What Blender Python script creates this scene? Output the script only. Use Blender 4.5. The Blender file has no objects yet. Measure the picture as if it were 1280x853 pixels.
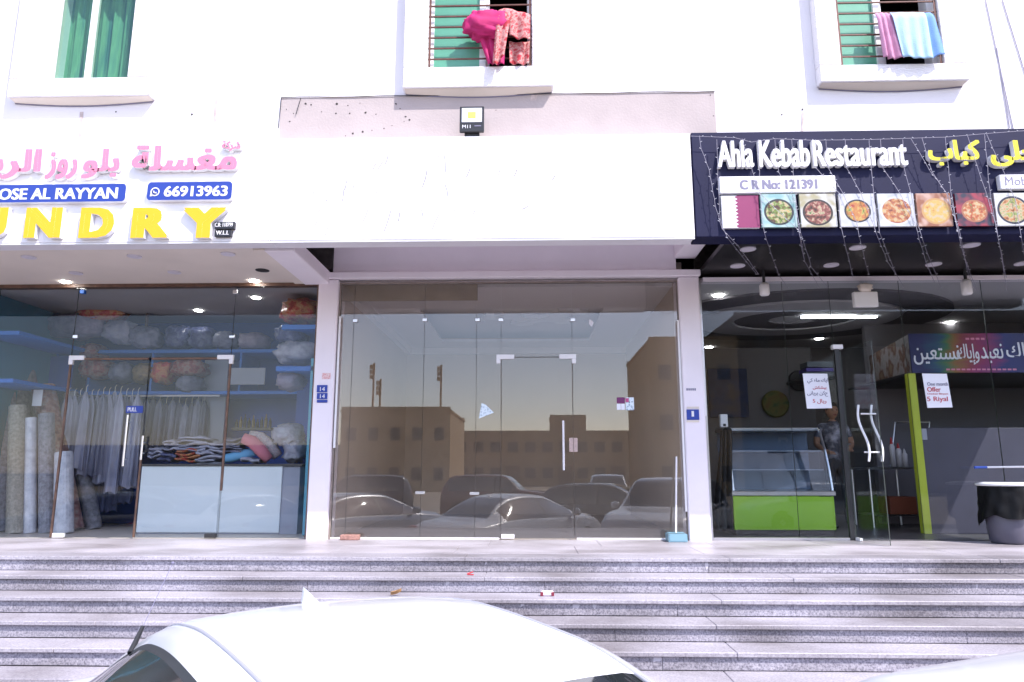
import bpy, math, random
from mathutils import Vector, Matrix, noise as mnoise
R = math.radians
rnd = random.Random(7)
scene = bpy.context.scene
col = scene.collection

# ------------------------------------------------------------------ camera
CAM = Vector((0.0, 0.0, 0.77)); YAW = R(1.58); PITCH = R(10.52); FPX = 880.0
cd = bpy.data.cameras.new('camera'); cam = bpy.data.objects.new('camera', cd); col.objects.link(cam)
cam.location = CAM; cam.rotation_euler = (R(90) + PITCH, 0, YAW)
cd.sensor_width = 36; cd.lens = FPX / 1280 * 36; cd.clip_start = 0.05; cd.clip_end = 3000
scene.camera = cam
# ------------------------------------------------------------------ sky, sun, exposure
SUN = Vector((1.0, -1.0, 1.75)).normalized()
EL = math.asin(SUN.z)
world = bpy.data.worlds.new('World'); scene.world = world; world.use_nodes = True
wn = world.node_tree
sky = wn.nodes.new('ShaderNodeTexSky'); sky.sky_type = 'NISHITA'; sky.sun_disc = False
sky.sun_elevation = EL; sky.sun_rotation = R(135); sky.dust_density = 0.6; sky.air_density = 1.0; sky.ozone_density = 2.0
tint = wn.nodes.new('ShaderNodeMix'); tint.data_type = 'RGBA'; tint.blend_type = 'MULTIPLY'; tint.inputs[0].default_value = 1
tint.inputs[7].default_value = (1.15, 0.95, 0.90, 1)          # the camera's cool pink white balance
wn.links.new(sky.outputs[0], tint.inputs[6]); wn.links.new(tint.outputs[2], wn.nodes['Background'].inputs[0])
wn.nodes['Background'].inputs[1].default_value = 0.15
sl = bpy.data.lights.new('sun', 'SUN'); so = bpy.data.objects.new('sun', sl); col.objects.link(so)
sl.energy = 2.0; sl.angle = R(0.5); sl.color = (1.0, 0.955, 0.92)
so.rotation_euler = SUN.to_track_quat('Z', 'Y').to_euler()
scene.view_settings.view_transform = 'Standard'; scene.view_settings.look = 'None'
scene.view_settings.gamma = 1; scene.view_settings.use_curve_mapping = False
scene.view_settings.exposure = 1.72
scene.render.engine = 'CYCLES'
scene.cycles.diffuse_bounces = 6; scene.cycles.max_bounces = 10; scene.cycles.transparent_max_bounces = 16; scene.cycles.use_denoising = True
scene.cycles.caustics_reflective = False; scene.cycles.caustics_refractive = False

# ------------------------------------------------------------------ helpers
_f = Vector((-math.sin(YAW) * math.cos(PITCH), math.cos(YAW) * math.cos(PITCH), math.sin(PITCH)))
_r = Vector((math.cos(YAW), math.sin(YAW), 0)); _u = _r.cross(_f)
def ray(px, py): return _f + _r * ((px - 640) / FPX) + _u * ((426.5 - py) / FPX)
def at(px, py, Y):                      # the point of the plane y = Y seen at that place of the photograph
    d = ray(px, py); return CAM + d * ((Y - CAM.y) / d.y)
def atz(px, py, z):                     # the point of the level z seen there
    d = ray(px, py); return CAM + d * ((z - CAM.z) / d.z)
def box_at(x0, y0, x1, y1, Y):          # photo box -> (X0, X1, Z0, Z1) on plane Y
    a = at(x0, (y0 + y1) / 2, Y).x; b = at(x1, (y0 + y1) / 2, Y).x
    return a, b, at((x0 + x1) / 2, y1, Y).z, at((x0 + x1) / 2, y0, Y).z

class MB:
    def __init__(s): s.v = []; s.f = []; s.m = []
    def face(s, pts, m=0):
        n = len(s.v); s.v += [tuple(p) for p in pts]; s.f.append(tuple(range(n, n + len(pts)))); s.m.append(m)
    def box(s, x0, x1, y0, y1, z0, z1, m=0):
        n = len(s.v)
        s.v += [(x, y, z) for z in (z0, z1) for y in (y0, y1) for x in (x0, x1)]
        for q in ((0, 2, 3, 1), (4, 5, 7, 6), (0, 1, 5, 4), (1, 3, 7, 5), (3, 2, 6, 7), (2, 0, 4, 6)):
            s.f.append(tuple(n + i for i in q)); s.m.append(m)
        return s
    def bbox(s, x0, x1, y0, y1, z0, z1, b=0.01, m=0):      # a box with bevelled edges
        n = len(s.v)
        def P(ax):
            out = {}
            return out
        xs, ys, zs = (x0, x1), (y0, y1), (z0, z1); idx = {}
        for i in (0, 1):
            for j in (0, 1):
                for k in (0, 1):
                    dx, dy, dz = (b if i == 0 else -b), (b if j == 0 else -b), (b if k == 0 else -b)
                    for a, p in enumerate(((xs[i], ys[j] + dy, zs[k] + dz), (xs[i] + dx, ys[j], zs[k] + dz), (xs[i] + dx, ys[j] + dy, zs[k]))):
                        idx[(i, j, k, a)] = len(s.v); s.v.append(p)
        def F(*q): s.f.append(tuple(idx[t] for t in q)); s.m.append(m)
        for i in (0, 1):
            q = [(i, 0, 0, 0), (i, 1, 0, 0), (i, 1, 1, 0), (i, 0, 1, 0)]; F(*(q if i else q[::-1]))
            q = [(0, i, 0, 1), (1, i, 0, 1), (1, i, 1, 1), (0, i, 1, 1)]; F(*(q[::-1] if i else q))
            q = [(0, 0, i, 2), (1, 0, i, 2), (1, 1, i, 2), (0, 1, i, 2)]; F(*(q if i else q[::-1]))
        for i in (0, 1):
            for j in (0, 1):
                F((i, j, 0, 0), (i, j, 0, 1), (i, j, 1, 1), (i, j, 1, 0))
                F((i, 0, j, 0), (i, 0, j, 2), (i, 1, j, 2), (i, 1, j, 0))
                F((0, i, j, 1), (0, i, j, 2), (1, i, j, 2), (1, i, j, 1))
                for k in (0, 1): F((i, j, k, 0), (i, j, k, 1), (i, j, k, 2))
        return s
    def tube(s, pts, r, n=6, m=0, caps=True):
        pts = [Vector(p) for p in pts]; rs = r if isinstance(r, (list, tuple)) else [r] * len(pts)
        base = len(s.v); up = None
        for i, p in enumerate(pts):
            d = (pts[min(i + 1, len(pts) - 1)] - pts[max(i - 1, 0)]).normalized()
            if up is None: up = d.orthogonal().normalized()
            a = (up - d * up.dot(d)).normalized(); b = d.cross(a); up = a
            for k in range(n):
                t = 2 * math.pi * k / n; s.v.append(tuple(p + (a * math.cos(t) + b * math.sin(t)) * rs[i]))
        for i in range(len(pts) - 1):
            for k in range(n):
                a = base + i * n + k; b = base + i * n + (k + 1) % n
                s.f.append((a, b, b + n, a + n)); s.m.append(m)
        if caps:
            s.f.append(tuple(base + k for k in range(n))[::-1]); s.m.append(m)
            e = base + (len(pts) - 1) * n; s.f.append(tuple(e + k for k in range(n))); s.m.append(m)
        return s
    def disc(s, c, rx, ry, n=20, h=0.01, m=0):             # short upright cylinder
        base = len(s.v)
        for z in (c[2], c[2] + h):
            for k in range(n):
                t = 2 * math.pi * k / n; s.v.append((c[0] + rx * math.cos(t), c[1] + ry * math.sin(t), z))
        s.f.append(tuple(base + k for k in range(n))[::-1]); s.f.append(tuple(base + n + k for k in range(n))); s.m += [m, m]
        for k in range(n):
            s.f.append((base + k, base + (k + 1) % n, base + n + (k + 1) % n, base + n + k)); s.m.append(m)
        return s
    def lathe(s, prof, c=(0, 0, 0), n=20, m=0, ax='z', sx=1, sy=1):
        base = len(s.v)
        for (r, h) in prof:
            for k in range(n):
                t = 2 * math.pi * k / n; a, b = r * math.cos(t) * sx, r * math.sin(t) * sy
                p = (a, b, h) if ax == 'z' else (a, h, b) if ax == 'y' else (h, a, b)
                s.v.append((p[0] + c[0], p[1] + c[1], p[2] + c[2]))
        for i in range(len(prof) - 1):
            for k in range(n):
                a = base + i * n + k; b = base + i * n + (k + 1) % n
                s.f.append((a, b, b + n, a + n)); s.m.append(m)
        return s
    def grid(s, fn, nu, nv, m=0):
        base = len(s.v)
        for i in range(nu + 1):
            for j in range(nv + 1): s.v.append(tuple(fn(i / nu, j / nv)))
        for i in range(nu):
            for j in range(nv):
                a = base + i * (nv + 1) + j
                s.f.append((a, a + nv + 1, a + nv + 2, a + 1)); s.m.append(m)
        return s
    def blob(s, c, r, seed=0, amp=0.18, freq=2.2, nu=14, nv=20, flat=0.0, m=0):
        base = len(s.v); o = Vector((seed * 3.7, seed * 1.3, seed * 2.1))
        for i in range(nu + 1):
            th = math.pi * i / nu
            for j in range(nv):
                ph = 2 * math.pi * j / nv
                d = Vector((math.sin(th) * math.cos(ph), math.sin(th) * math.sin(ph), math.cos(th)))
                e = Vector([math.copysign(abs(q) ** 0.75, q) for q in d])
                k = 1 + amp * mnoise.noise(d * freq + o) + amp * 0.6 * mnoise.noise(d * freq * 2.7 + o)
                z = e.z * k * r[2]
                if flat and z < -flat * r[2]: z = -flat * r[2]
                s.v.append((c[0] + e.x * k * r[0], c[1] + e.y * k * r[1], c[2] + z))
        for i in range(nu):
            for j in range(nv):
                a = base + i * nv + j; b = base + i * nv + (j + 1) % nv
                s.f.append((a, a + nv, b + nv, b)); s.m.append(m)
        return s
    def build(s, name, mats, parent=None, smooth=False, local=False):
        me = bpy.data.meshes.new(name)
        if not isinstance(mats, (list, tuple)): mats = [mats]
        off = Vector((0, 0, 0))
        if parent is None and not local:
            xs = [p[0] for p in s.v]; ys = [p[1] for p in s.v]; zs = [p[2] for p in s.v]
            off = Vector(((min(xs) + max(xs)) / 2, (min(ys) + max(ys)) / 2, min(zs)))
        me.from_pydata([(p[0] - off.x, p[1] - off.y, p[2] - off.z) for p in s.v], [], s.f)
        for mt in mats: me.materials.append(mt)
        me.polygons.foreach_set('material_index', s.m)
        if smooth: me.polygons.foreach_set('use_smooth', [True] * len(s.f))
        me.update()
        o = bpy.data.objects.new(name, me); col.objects.link(o); o.location = off
        if parent is not None: attach(o, parent)
        return o
def world_of(o):
    m = o.matrix_basis.copy() if o.parent is None else world_of(o.parent) @ o.matrix_parent_inverse @ o.matrix_basis
    return m
def attach(o, parent):
    o.parent = parent; o.matrix_parent_inverse = world_of(parent).inverted()
def tag(o, label=None, cat=None, group=None, kind=None):
    if label: o['label'] = label
    if cat: o['category'] = cat
    if group: o['group'] = group
    if kind: o['kind'] = kind
    return o
def thing(name, label, cat, loc=(0, 0, 0), group=None):
    o = bpy.data.objects.new(name, None); col.objects.link(o); o.location = loc
    o.empty_display_size = 0.2
    return tag(o, label, cat, group)
def kids(o): return [c for c in ALLCH.get(o.name, [])]
def copy_tree(o, parent=None, chmap=None):
    if chmap is None:
        chmap = {}
        for q in bpy.data.objects:
            if q.parent: chmap.setdefault(q.parent.name, []).append(q)
    c = o.copy(); col.objects.link(c)
    if parent: c.parent = parent
    for ch in chmap.get(o.name, []): copy_tree(ch, c, chmap)
    return c

# ------------------------------------------------------------------ materials
def mat(name, c, rough=0.6, var=0.0, vscale=3.0, bump=0.0, bscale=40.0, metal=0.0, coat=0.0, c2=None, spec=None, emit=None, estr=0, detail=4, lo=0.35, hi=0.65, stretch=None):
    m = bpy.data.materials.new(name); m.use_nodes = True; nt = m.node_tree; p = nt.nodes['Principled BSDF']
    p.inputs['Base Color'].default_value = (*c, 1); p.inputs['Roughness'].default_value = rough; p.inputs['Metallic'].default_value = metal
    if coat: p.inputs['Coat Weight'].default_value = coat; p.inputs['Coat Roughness'].default_value = 0.05
    if spec is not None: p.inputs['Specular IOR Level'].default_value = spec
    if emit: p.inputs['Emission Color'].default_value = (*emit, 1); p.inputs['Emission Strength'].default_value = estr
    tc = None
    def coord():
        tcn = nt.nodes.new('ShaderNodeTexCoord')
        if stretch:
            mp = nt.nodes.new('ShaderNodeMapping'); mp.inputs['Scale'].default_value = stretch
            nt.links.new(tcn.outputs['Object'], mp.inputs[0]); return mp.outputs[0]
        return tcn.outputs['Object']
    if var or c2:
        n = nt.nodes.new('ShaderNodeTexNoise'); n.inputs['Scale'].default_value = vscale; n.inputs['Detail'].default_value = detail
        nt.links.new(coord(), n.inputs['Vector'])
        r = nt.nodes.new('ShaderNodeValToRGB'); r.color_ramp.elements[0].position = lo; r.color_ramp.elements[1].position = hi
        cb = c2 if c2 else tuple(max(0, q * (1 - var)) for q in c)
        r.color_ramp.elements[0].color = (*cb, 1); r.color_ramp.elements[1].color = (*c, 1)
        nt.links.new(n.outputs['Fac'], r.inputs[0]); nt.links.new(r.outputs[0], p.inputs['Base Color'])
    if bump:
        n2 = nt.nodes.new('ShaderNodeTexNoise'); n2.inputs['Scale'].default_value = bscale; n2.inputs['Detail'].default_value = 6
        nt.links.new(coord(), n2.inputs['Vector'])
        b = nt.nodes.new('ShaderNodeBump'); b.inputs['Strength'].default_value = bump; b.inputs['Distance'].default_value = 0.02
        nt.links.new(n2.outputs['Fac'], b.inputs['Height']); nt.links.new(b.outputs[0], p.inputs['Normal'])
    return m
def multi(name, cols, scale=8, rough=0.7, coat=0.0, stretch=None, bump=0.0, vor=False):   # printed / patterned cloth
    m = bpy.data.materials.new(name); m.use_nodes = True; nt = m.node_tree; p = nt.nodes['Principled BSDF']
    p.inputs['Roughness'].default_value = rough
    if coat: p.inputs['Coat Weight'].default_value = coat; p.inputs['Coat Roughness'].default_value = 0.12
    tc = nt.nodes.new('ShaderNodeTexCoord'); out = tc.outputs['Object']
    if stretch:
        mp = nt.nodes.new('ShaderNodeMapping'); mp.inputs['Scale'].default_value = stretch; nt.links.new(out, mp.inputs[0]); out = mp.outputs[0]
    if vor:
        n = nt.nodes.new('ShaderNodeTexVoronoi'); n.inputs['Scale'].default_value = scale; src = n.outputs['Color']
    else:
        n = nt.nodes.new('ShaderNodeTexNoise'); n.inputs['Scale'].default_value = scale; n.inputs['Detail'].default_value = 3; src = n.outputs['Fac']
    nt.links.new(out, n.inputs['Vector'])
    r = nt.nodes.new('ShaderNodeValToRGB'); r.color_ramp.interpolation = 'CONSTANT' if vor else 'LINEAR'
    k = len(cols)
    for i, c in enumerate(cols):
        pos = (i / k if vor else 0.3 + 0.4 * i / max(1, k - 1))
        e = r.color_ramp.elements[i] if i < 2 else r.color_ramp.elements.new(pos)
        e.position = pos; e.color = (*c, 1)
    nt.links.new(src, r.inputs[0]); nt.links.new(r.outputs[0], p.inputs['Base Color'])
    if bump:
        n2 = nt.nodes.new('ShaderNodeTexNoise'); n2.inputs['Scale'].default_value = scale * 3; nt.links.new(out, n2.inputs['Vector'])
        b = nt.nodes.new('ShaderNodeBump'); b.inputs['Strength'].default_value = bump; b.inputs['Distance'].default_value = 0.02
        nt.links.new(n2.outputs['Fac'], b.inputs['Height']); nt.links.new(b.outputs[0], p.inputs['Normal'])
    return m
def glass(name, tint=(0.93, 0.95, 0.95), refl=0.085, dust=0.0, dustcol=(0.5, 0.47, 0.42)):   # clear sheet: mirror by angle, rest straight through
    m = bpy.data.materials.new(name); m.use_nodes = True; nt = m.node_tree; nt.nodes.clear()
    o = nt.nodes.new('ShaderNodeOutputMaterial'); t = nt.nodes.new('ShaderNodeBsdfTransparent'); t.inputs[0].default_value = (*tint, 1)
    g = nt.nodes.new('ShaderNodeBsdfGlossy'); g.inputs['Roughness'].default_value = 0.0; g.inputs[0].default_value = (1, 1, 1, 1)
    lw = nt.nodes.new('ShaderNodeLayerWeight'); pw = nt.nodes.new('ShaderNodeMath'); pw.operation = 'POWER'; pw.inputs[1].default_value = 5
    nt.links.new(lw.outputs['Facing'], pw.inputs[0])
    ma = nt.nodes.new('ShaderNodeMath'); ma.operation = 'MULTIPLY_ADD'; ma.inputs[1].default_value = 1 - refl; ma.inputs[2].default_value = refl
    nt.links.new(pw.outputs[0], ma.inputs[0])
    mx = nt.nodes.new('ShaderNodeMixShader'); nt.links.new(ma.outputs[0], mx.inputs[0])
    base = t.outputs[0]
    if dust:
        d = nt.nodes.new('ShaderNodeBsdfDiffuse'); d.inputs[0].default_value = (*dustcol, 1)
        n = nt.nodes.new('ShaderNodeTexNoise'); n.inputs['Scale'].default_value = 2.5; n.inputs['Detail'].default_value = 7
        tc = nt.nodes.new('ShaderNodeTexCoord'); nt.links.new(tc.outputs['Object'], n.inputs['Vector'])
        mm = nt.nodes.new('ShaderNodeMath'); mm.operation = 'MULTIPLY'; mm.inputs[1].default_value = dust * 2; nt.links.new(n.outputs['Fac'], mm.inputs[0])
        m2 = nt.nodes.new('ShaderNodeMixShader'); nt.links.new(mm.outputs[0], m2.inputs[0]); nt.links.new(t.outputs[0], m2.inputs[1]); nt.links.new(d.outputs[0], m2.inputs[2])
        base = m2.outputs[0]
    nt.links.new(base, mx.inputs[1]); nt.links.new(g.outputs[0], mx.inputs[2]); nt.links.new(mx.outputs[0], o.inputs[0])
    return m
def granite(name, a, b, c, rough=0.55):
    m = bpy.data.materials.new(name); m.use_nodes = True; nt = m.node_tree; p = nt.nodes['Principled BSDF']; p.inputs['Roughness'].default_value = rough
    tc = nt.nodes.new('ShaderNodeTexCoord')
    n = nt.nodes.new('ShaderNodeTexNoise'); n.inputs['Scale'].default_value = 65; n.inputs['Detail'].default_value = 5; n.inputs['Roughness'].default_value = 0.75
    nt.links.new(tc.outputs['Object'], n.inputs['Vector'])
    r = nt.nodes.new('ShaderNodeValToRGB'); e = r.color_ramp.elements
    e[0].position = 0.36; e[0].color = (*a, 1); e[1].position = 0.52; e[1].color = (*b, 1); q = e.new(0.68); q.color = (*c, 1)
    nt.links.new(n.outputs['Fac'], r.inputs[0])
    n2 = nt.nodes.new('ShaderNodeTexNoise'); n2.inputs['Scale'].default_value = 1.7; n2.inputs['Detail'].default_value = 6
    mp = nt.nodes.new('ShaderNodeMapping'); mp.inputs['Scale'].default_value = (0.6, 1, 2.5); nt.links.new(tc.outputs['Object'], mp.inputs[0]); nt.links.new(mp.outputs[0], n2.inputs['Vector'])
    r2 = nt.nodes.new('ShaderNodeValToRGB'); r2.color_ramp.elements[0].position = 0.3; r2.color_ramp.elements[0].color = (0.5, 0.48, 0.46, 1); r2.color_ramp.elements[1].position = 0.62; r2.color_ramp.elements[1].color = (1, 1, 1, 1)
    nt.links.new(n2.outputs['Fac'], r2.inputs[0])
    mx = nt.nodes.new('ShaderNodeMix'); mx.data_type = 'RGBA'; mx.blend_type = 'MULTIPLY'; mx.inputs[0].default_value = 1
    nt.links.new(r.outputs[0], mx.inputs[6]); nt.links.new(r2.outputs[0], mx.inputs[7]); nt.links.new(mx.outputs[2], p.inputs['Base Color'])
    bp = nt.nodes.new('ShaderNodeBump'); bp.inputs['Strength'].default_value = 0.25; bp.inputs['Distance'].default_value = 0.004
    nt.links.new(n.outputs['Fac'], bp.inputs['Height']); nt.links.new(bp.outputs[0], p.inputs['Normal'])
    return m

M = {}
M['render'] = mat('white_render', (0.82, 0.79, 0.82), 0.85, var=0.05, vscale=1.2, bump=0.12, bscale=60)
M['surround'] = mat('textured_render', (0.84, 0.81, 0.82), 0.9, var=0.04, vscale=5, bump=0.5, bscale=45, stretch=(0.5, 1, 2))
M['pinkpatch'] = mat('old_pink_paint', (0.445, 0.385, 0.38), 0.9, var=0.08, vscale=3, bump=0.15)
M['lilac'] = mat('lilac_white_paint', (0.86, 0.80, 0.845), 0.7, var=0.05, vscale=2, bump=0.06, bscale=30)
M['baylift'] = mat('lifted_lilac_paint', (0.89, 0.83, 0.88), 0.75, var=0.05, vscale=2, bump=0.05, bscale=30)  # lilac paint made lighter to stand in for bounced light in the bay
M['panelwhite'] = mat('white_sign_panel', (0.82, 0.80, 0.83), 0.45, var=0.02, vscale=1)
M['beige'] = mat('beige_soffit', (0.76, 0.68, 0.60), 0.75, var=0.08, vscale=1.5)
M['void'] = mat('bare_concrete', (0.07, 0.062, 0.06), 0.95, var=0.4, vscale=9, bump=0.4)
M['blacksoffit'] = mat('black_soffit', (0.012, 0.011, 0.013), 0.35, var=0.3, vscale=3)
M['navy'] = mat('navy_sign_panel', (0.006, 0.007, 0.042), 0.6, var=0.2, vscale=1.5, spec=0.25)
M['white'] = mat('white_plastic', (0.80, 0.79, 0.80), 0.5)
M['pink'] = mat('pink_letter_face', (0.66, 0.22, 0.34), 0.5)
M['yellow'] = mat('yellow_letter_face', (0.72, 0.43, 0.008), 0.5)
M['lime'] = mat('acid_yellow_letter', (0.62, 0.55, 0.01), 0.5)
M['blue'] = mat('blue_sign_box', (0.018, 0.05, 0.32), 0.5)
M['blacktext'] = mat('black_plastic', (0.015, 0.015, 0.02), 0.4)
M['greytext'] = mat('grey_print', (0.2, 0.19, 0.28), 0.6)
M['redtext'] = mat('red_print', (0.5, 0.06, 0.08), 0.6)
M['paper'] = mat('white_paper', (0.82, 0.82, 0.88), 0.8, var=0.03)
M['steel'] = mat('brushed_steel', (0.62, 0.62, 0.64), 0.28, metal=1.0)
M['chrome'] = mat('chrome', (0.8, 0.8, 0.82), 0.08, metal=1.0)
M['alu'] = mat('white_aluminium', (0.78, 0.77, 0.78), 0.4)
M['brownmetal'] = mat('brown_metal', (0.16, 0.085, 0.055), 0.5, var=0.4, vscale=12)
M['rust'] = mat('rusty_grille_paint', (0.15, 0.05, 0.035), 0.6, var=0.4, vscale=20)
M['darkmetal'] = mat('dark_metal', (0.02, 0.02, 0.022), 0.4)
M['greenpane'] = mat('green_film_pane', (0.12, 0.37, 0.25), 0.3, var=0.15, vscale=2)
M['curtain'] = multi('green_curtain', [(0.10, 0.27, 0.17), (0.22, 0.42, 0.26), (0.06, 0.20, 0.20)], 3, 0.8, stretch=(4, 4, 0.4))
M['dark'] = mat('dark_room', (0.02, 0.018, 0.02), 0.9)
M['granite'] = granite('speckled_granite', (0.14, 0.13, 0.16), (0.37, 0.35, 0.40), (0.56, 0.53, 0.57))
M['granitetop'] = granite('worn_granite', (0.27, 0.25, 0.285), (0.42, 0.395, 0.435), (0.53, 0.50, 0.535), 0.45)
M['granitepave'] = granite('pale_paving', (0.39, 0.365, 0.395), (0.50, 0.465, 0.505), (0.57, 0.535, 0.575), 0.4)
M['mortar'] = mat('mortar', (0.12, 0.11, 0.12), 0.95)
M['asphalt'] = mat('asphalt', (0.10, 0.095, 0.092), 0.9, var=0.3, vscale=25, bump=0.5, bscale=120)
M['channel'] = mat('dull_grey_brown_channel', (0.30, 0.25, 0.22), 0.5, var=0.25, vscale=14)
M['glass'] = glass('shopfront_glass', refl=0.020)
M['glassmid'] = glass('dusty_shopfront_glass', (0.94, 0.93, 0.91), 0.055, 0.02)
M['glassclear'] = glass('clear_glass', (0.96, 0.98, 0.98), 0.04)
M['edge'] = mat('glass_edge', (0.05, 0.06, 0.055), 0.3)
M['innerwall'] = mat('empty_shop_wall', (0.58, 0.50, 0.44), 0.8, var=0.05, vscale=1)
M['innerceil'] = mat('empty_shop_ceiling', (0.72, 0.70, 0.72), 0.8)
M['innerfloor'] = mat('empty_shop_floor', (0.60, 0.53, 0.47), 0.45, var=0.1, vscale=2)
M['tanreflection'] = mat('tan_reflection', (0.34, 0.29, 0.22), 0.8, var=0.2, vscale=4)
M['teal'] = mat('teal_wall', (0.012, 0.17, 0.26), 0.6)
M['bluewall'] = mat('blue_wall', (0.014, 0.07, 0.36), 0.6, var=0.1)
M['blueshelf'] = mat('blue_shelf', (0.012, 0.13, 0.50), 0.5)
M['turq'] = mat('turquoise_shelf', (0.09, 0.36, 0.50), 0.5)
M['laundryceil'] = mat('grey_shop_ceiling', (0.42, 0.40, 0.40), 0.8)
M['counter'] = mat('white_laminate', (0.72, 0.77, 0.80), 0.3)
M['countertop'] = mat('dark_counter_top', (0.05, 0.045, 0.05), 0.3)
M['cardgrey'] = mat('grey_board', (0.34, 0.35, 0.42), 0.8)
M['lampglow'] = mat('lit_downlight', (1, 1, 1), 0.5, emit=(1, 0.98, 0.95), estr=14.0)
M['tubeglow'] = mat('lit_tube', (1, 1, 1), 0.5, emit=(0.9, 0.95, 1), estr=5.0)
M['lampoff'] = mat('unlit_downlight', (0.72, 0.68, 0.74), 0.3)

# ------------------------------------------------------------------ lettering
AF = {'ا': ('\ufe8d', '\ufe8e', None, None), 'أ': ('\ufe83', '\ufe84', None, None), 'إ': ('\ufe87', '\ufe88', None, None), 'ب': '\ufe8f', 'ة': ('\ufe93', '\ufe94', None, None),
      'ت': '\ufe95', 'ح': '\ufea1', 'د': ('\ufea9', '\ufeaa', None, None), 'ر': ('\ufead', '\ufeae', None, None), 'ز': ('\ufeaf', '\ufeb0', None, None), 'س': '\ufeb1', 'ش': '\ufeb5', 'ع': '\ufec9',
      'غ': '\ufecd', 'ف': '\ufed1', 'ك': '\ufed9', 'ل': '\ufedd', 'م': '\ufee1', 'ن': '\ufee5', 'ه': '\ufee9', 'و': ('\ufeed', '\ufeee', None, None), 'ى': ('\ufeef', '\ufef0', None, None), 'ي': '\ufef1'}
def arabic(t):
    out = []
    for i, ch in enumerate(t):
        if ch not in AF: out.append(ch); continue
        f = AF[ch]
        if isinstance(f, str): f = (f, chr(ord(f) + 1), chr(ord(f) + 2), chr(ord(f) + 3))
        pj = i > 0 and isinstance(AF.get(t[i - 1]), str); nj = i < len(t) - 1 and t[i + 1] in AF and f[2] is not None
        out.append(f[3] if pj and nj else f[1] if pj else f[2] if nj else f[0])
    return ''.join(reversed(out))
_glyph = {}
def glyphs(body):                       # outline mesh of a text, unit size: (verts2d with extrusion flag, faces)
    if body in _glyph: return _glyph[body]
    cu = bpy.data.curves.new('lettering', 'FONT'); cu.body = body; cu.extrude = 0.5; cu.resolution_u = 3
    ob = bpy.data.objects.new('lettering', cu); col.objects.link(ob)
    dg = bpy.context.evaluated_depsgraph_get(); me = bpy.data.meshes.new_from_object(ob.evaluated_get(dg))
    v = [tuple(p.co) for p in me.vertices]; f = [tuple(p.vertices) for p in me.polygons]
    bpy.data.objects.remove(ob); bpy.data.curves.remove(cu); bpy.data.meshes.remove(me)
    _glyph[body] = (v, f); return v, f
def letters(name, body, X0, X1, Z0, Z1, Yfront, depth, mats, parent, bold=0.0, vbold=0.0, slant=0.0, only=None):
    """raised lettering filling the box on a plane y = Yfront; bold thickens the strokes by stacking shifted copies"""
    v, f = glyphs(body)
    ax0 = min(p[0] for p in v); ax1 = max(p[0] for p in v); ay0 = min(p[1] for p in v); ay1 = max(p[1] for p in v)
    sx = (X1 - X0) / (ax1 - ax0 + 2 * bold); sz = (Z1 - Z0) / (ay1 - ay0 + 2 * vbold)
    mb = MB(); sh = [(0, 0)]
    if bold: sh = [(-bold, -vbold), (-bold, vbold), (bold, -vbold), (bold, vbold), (0, -vbold), (0, vbold), (-bold, 0), (bold, 0), (0, 0)] if vbold else [(-bold, 0), (0, 0), (bold, 0)]
    if vbold and not bold: sh = [(0, -vbold), (0, 0), (0, vbold)]
    for k, (dx, dz) in enumerate(sh):
        dx = dx * (1 - 0.03 * k) + 0.0004 * k; dz = dz * (1 - 0.04 * k) + 0.0003 * k
        n = len(mb.v); e = k * 0.00025
        for (x, y, z) in v:
            zz = Z0 + (y - ay0 + vbold + dz) * sz
            mb.v.append((X0 + (x - ax0 + bold + dx) * sx + slant * (zz - Z0), Yfront + e + (0.5 - z) * depth, zz))
        for q in f:
            pts = [v[i] for i in q]; front = all(p[2] > 0.49 for p in pts)
            mb.f.append(tuple(n + i for i in q)); mb.m.append(0 if front or len(mats) == 1 else 1)
    return mb.build(name, mats, parent)
def word(name, body, X0, X1, Z0, Z1, Yf, depth, mats, parent, bold=0, vbold=0):
    """one object per letter, each where it falls in the word"""
    v, f = glyphs(body); ax0 = min(p[0] for p in v); ax1 = max(p[0] for p in v)
    s = (X1 - X0) / (ax1 - ax0 + 2 * bold)
    top = max(p[1] for p in v); bot = min(p[1] for p in v); sz = (Z1 - Z0) / (top - bot + 2 * vbold)
    for i, ch in enumerate(body):
        if ch == ' ': continue
        cv = glyphs(ch)[0]; right = max(p[0] for p in glyphs(body[:i + 1])[0])
        w = max(p[0] for p in cv) - min(p[0] for p in cv)
        l = X0 + (right - w - ax0) * s; r_ = X0 + (right - ax0 + 2 * bold) * s
        zb = Z0 + (min(p[1] for p in cv) - bot) * sz; zt = Z0 + (max(p[1] for p in cv) - bot + 2 * vbold) * sz
        letters(name, ch, l, r_, zb, zt, Yf, depth, mats, parent, bold, vbold)

# ------------------------------------------------------------------ planes of the place (metres; 0 = shop platform)
YS, YW, YP, YG = 6.75, 7.00, 8.33, 8.40
ZS = at(640, 298.5, YS).z                 # underside of the sign band
ZT = at(640, 170.0, YS).z                 # top of the sign band
ZG = at(640, 354.5, YG).z                 # top of the shop glass
ROAD = -1.04
TR, RI, EDGE = 0.30, 0.13, 6.67           # tread, riser, platform edge
XL, XR, XO = -9.5, 8.3, 6.9               # ends of the ground floor; XO: right end of the upper floors and sign band

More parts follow.
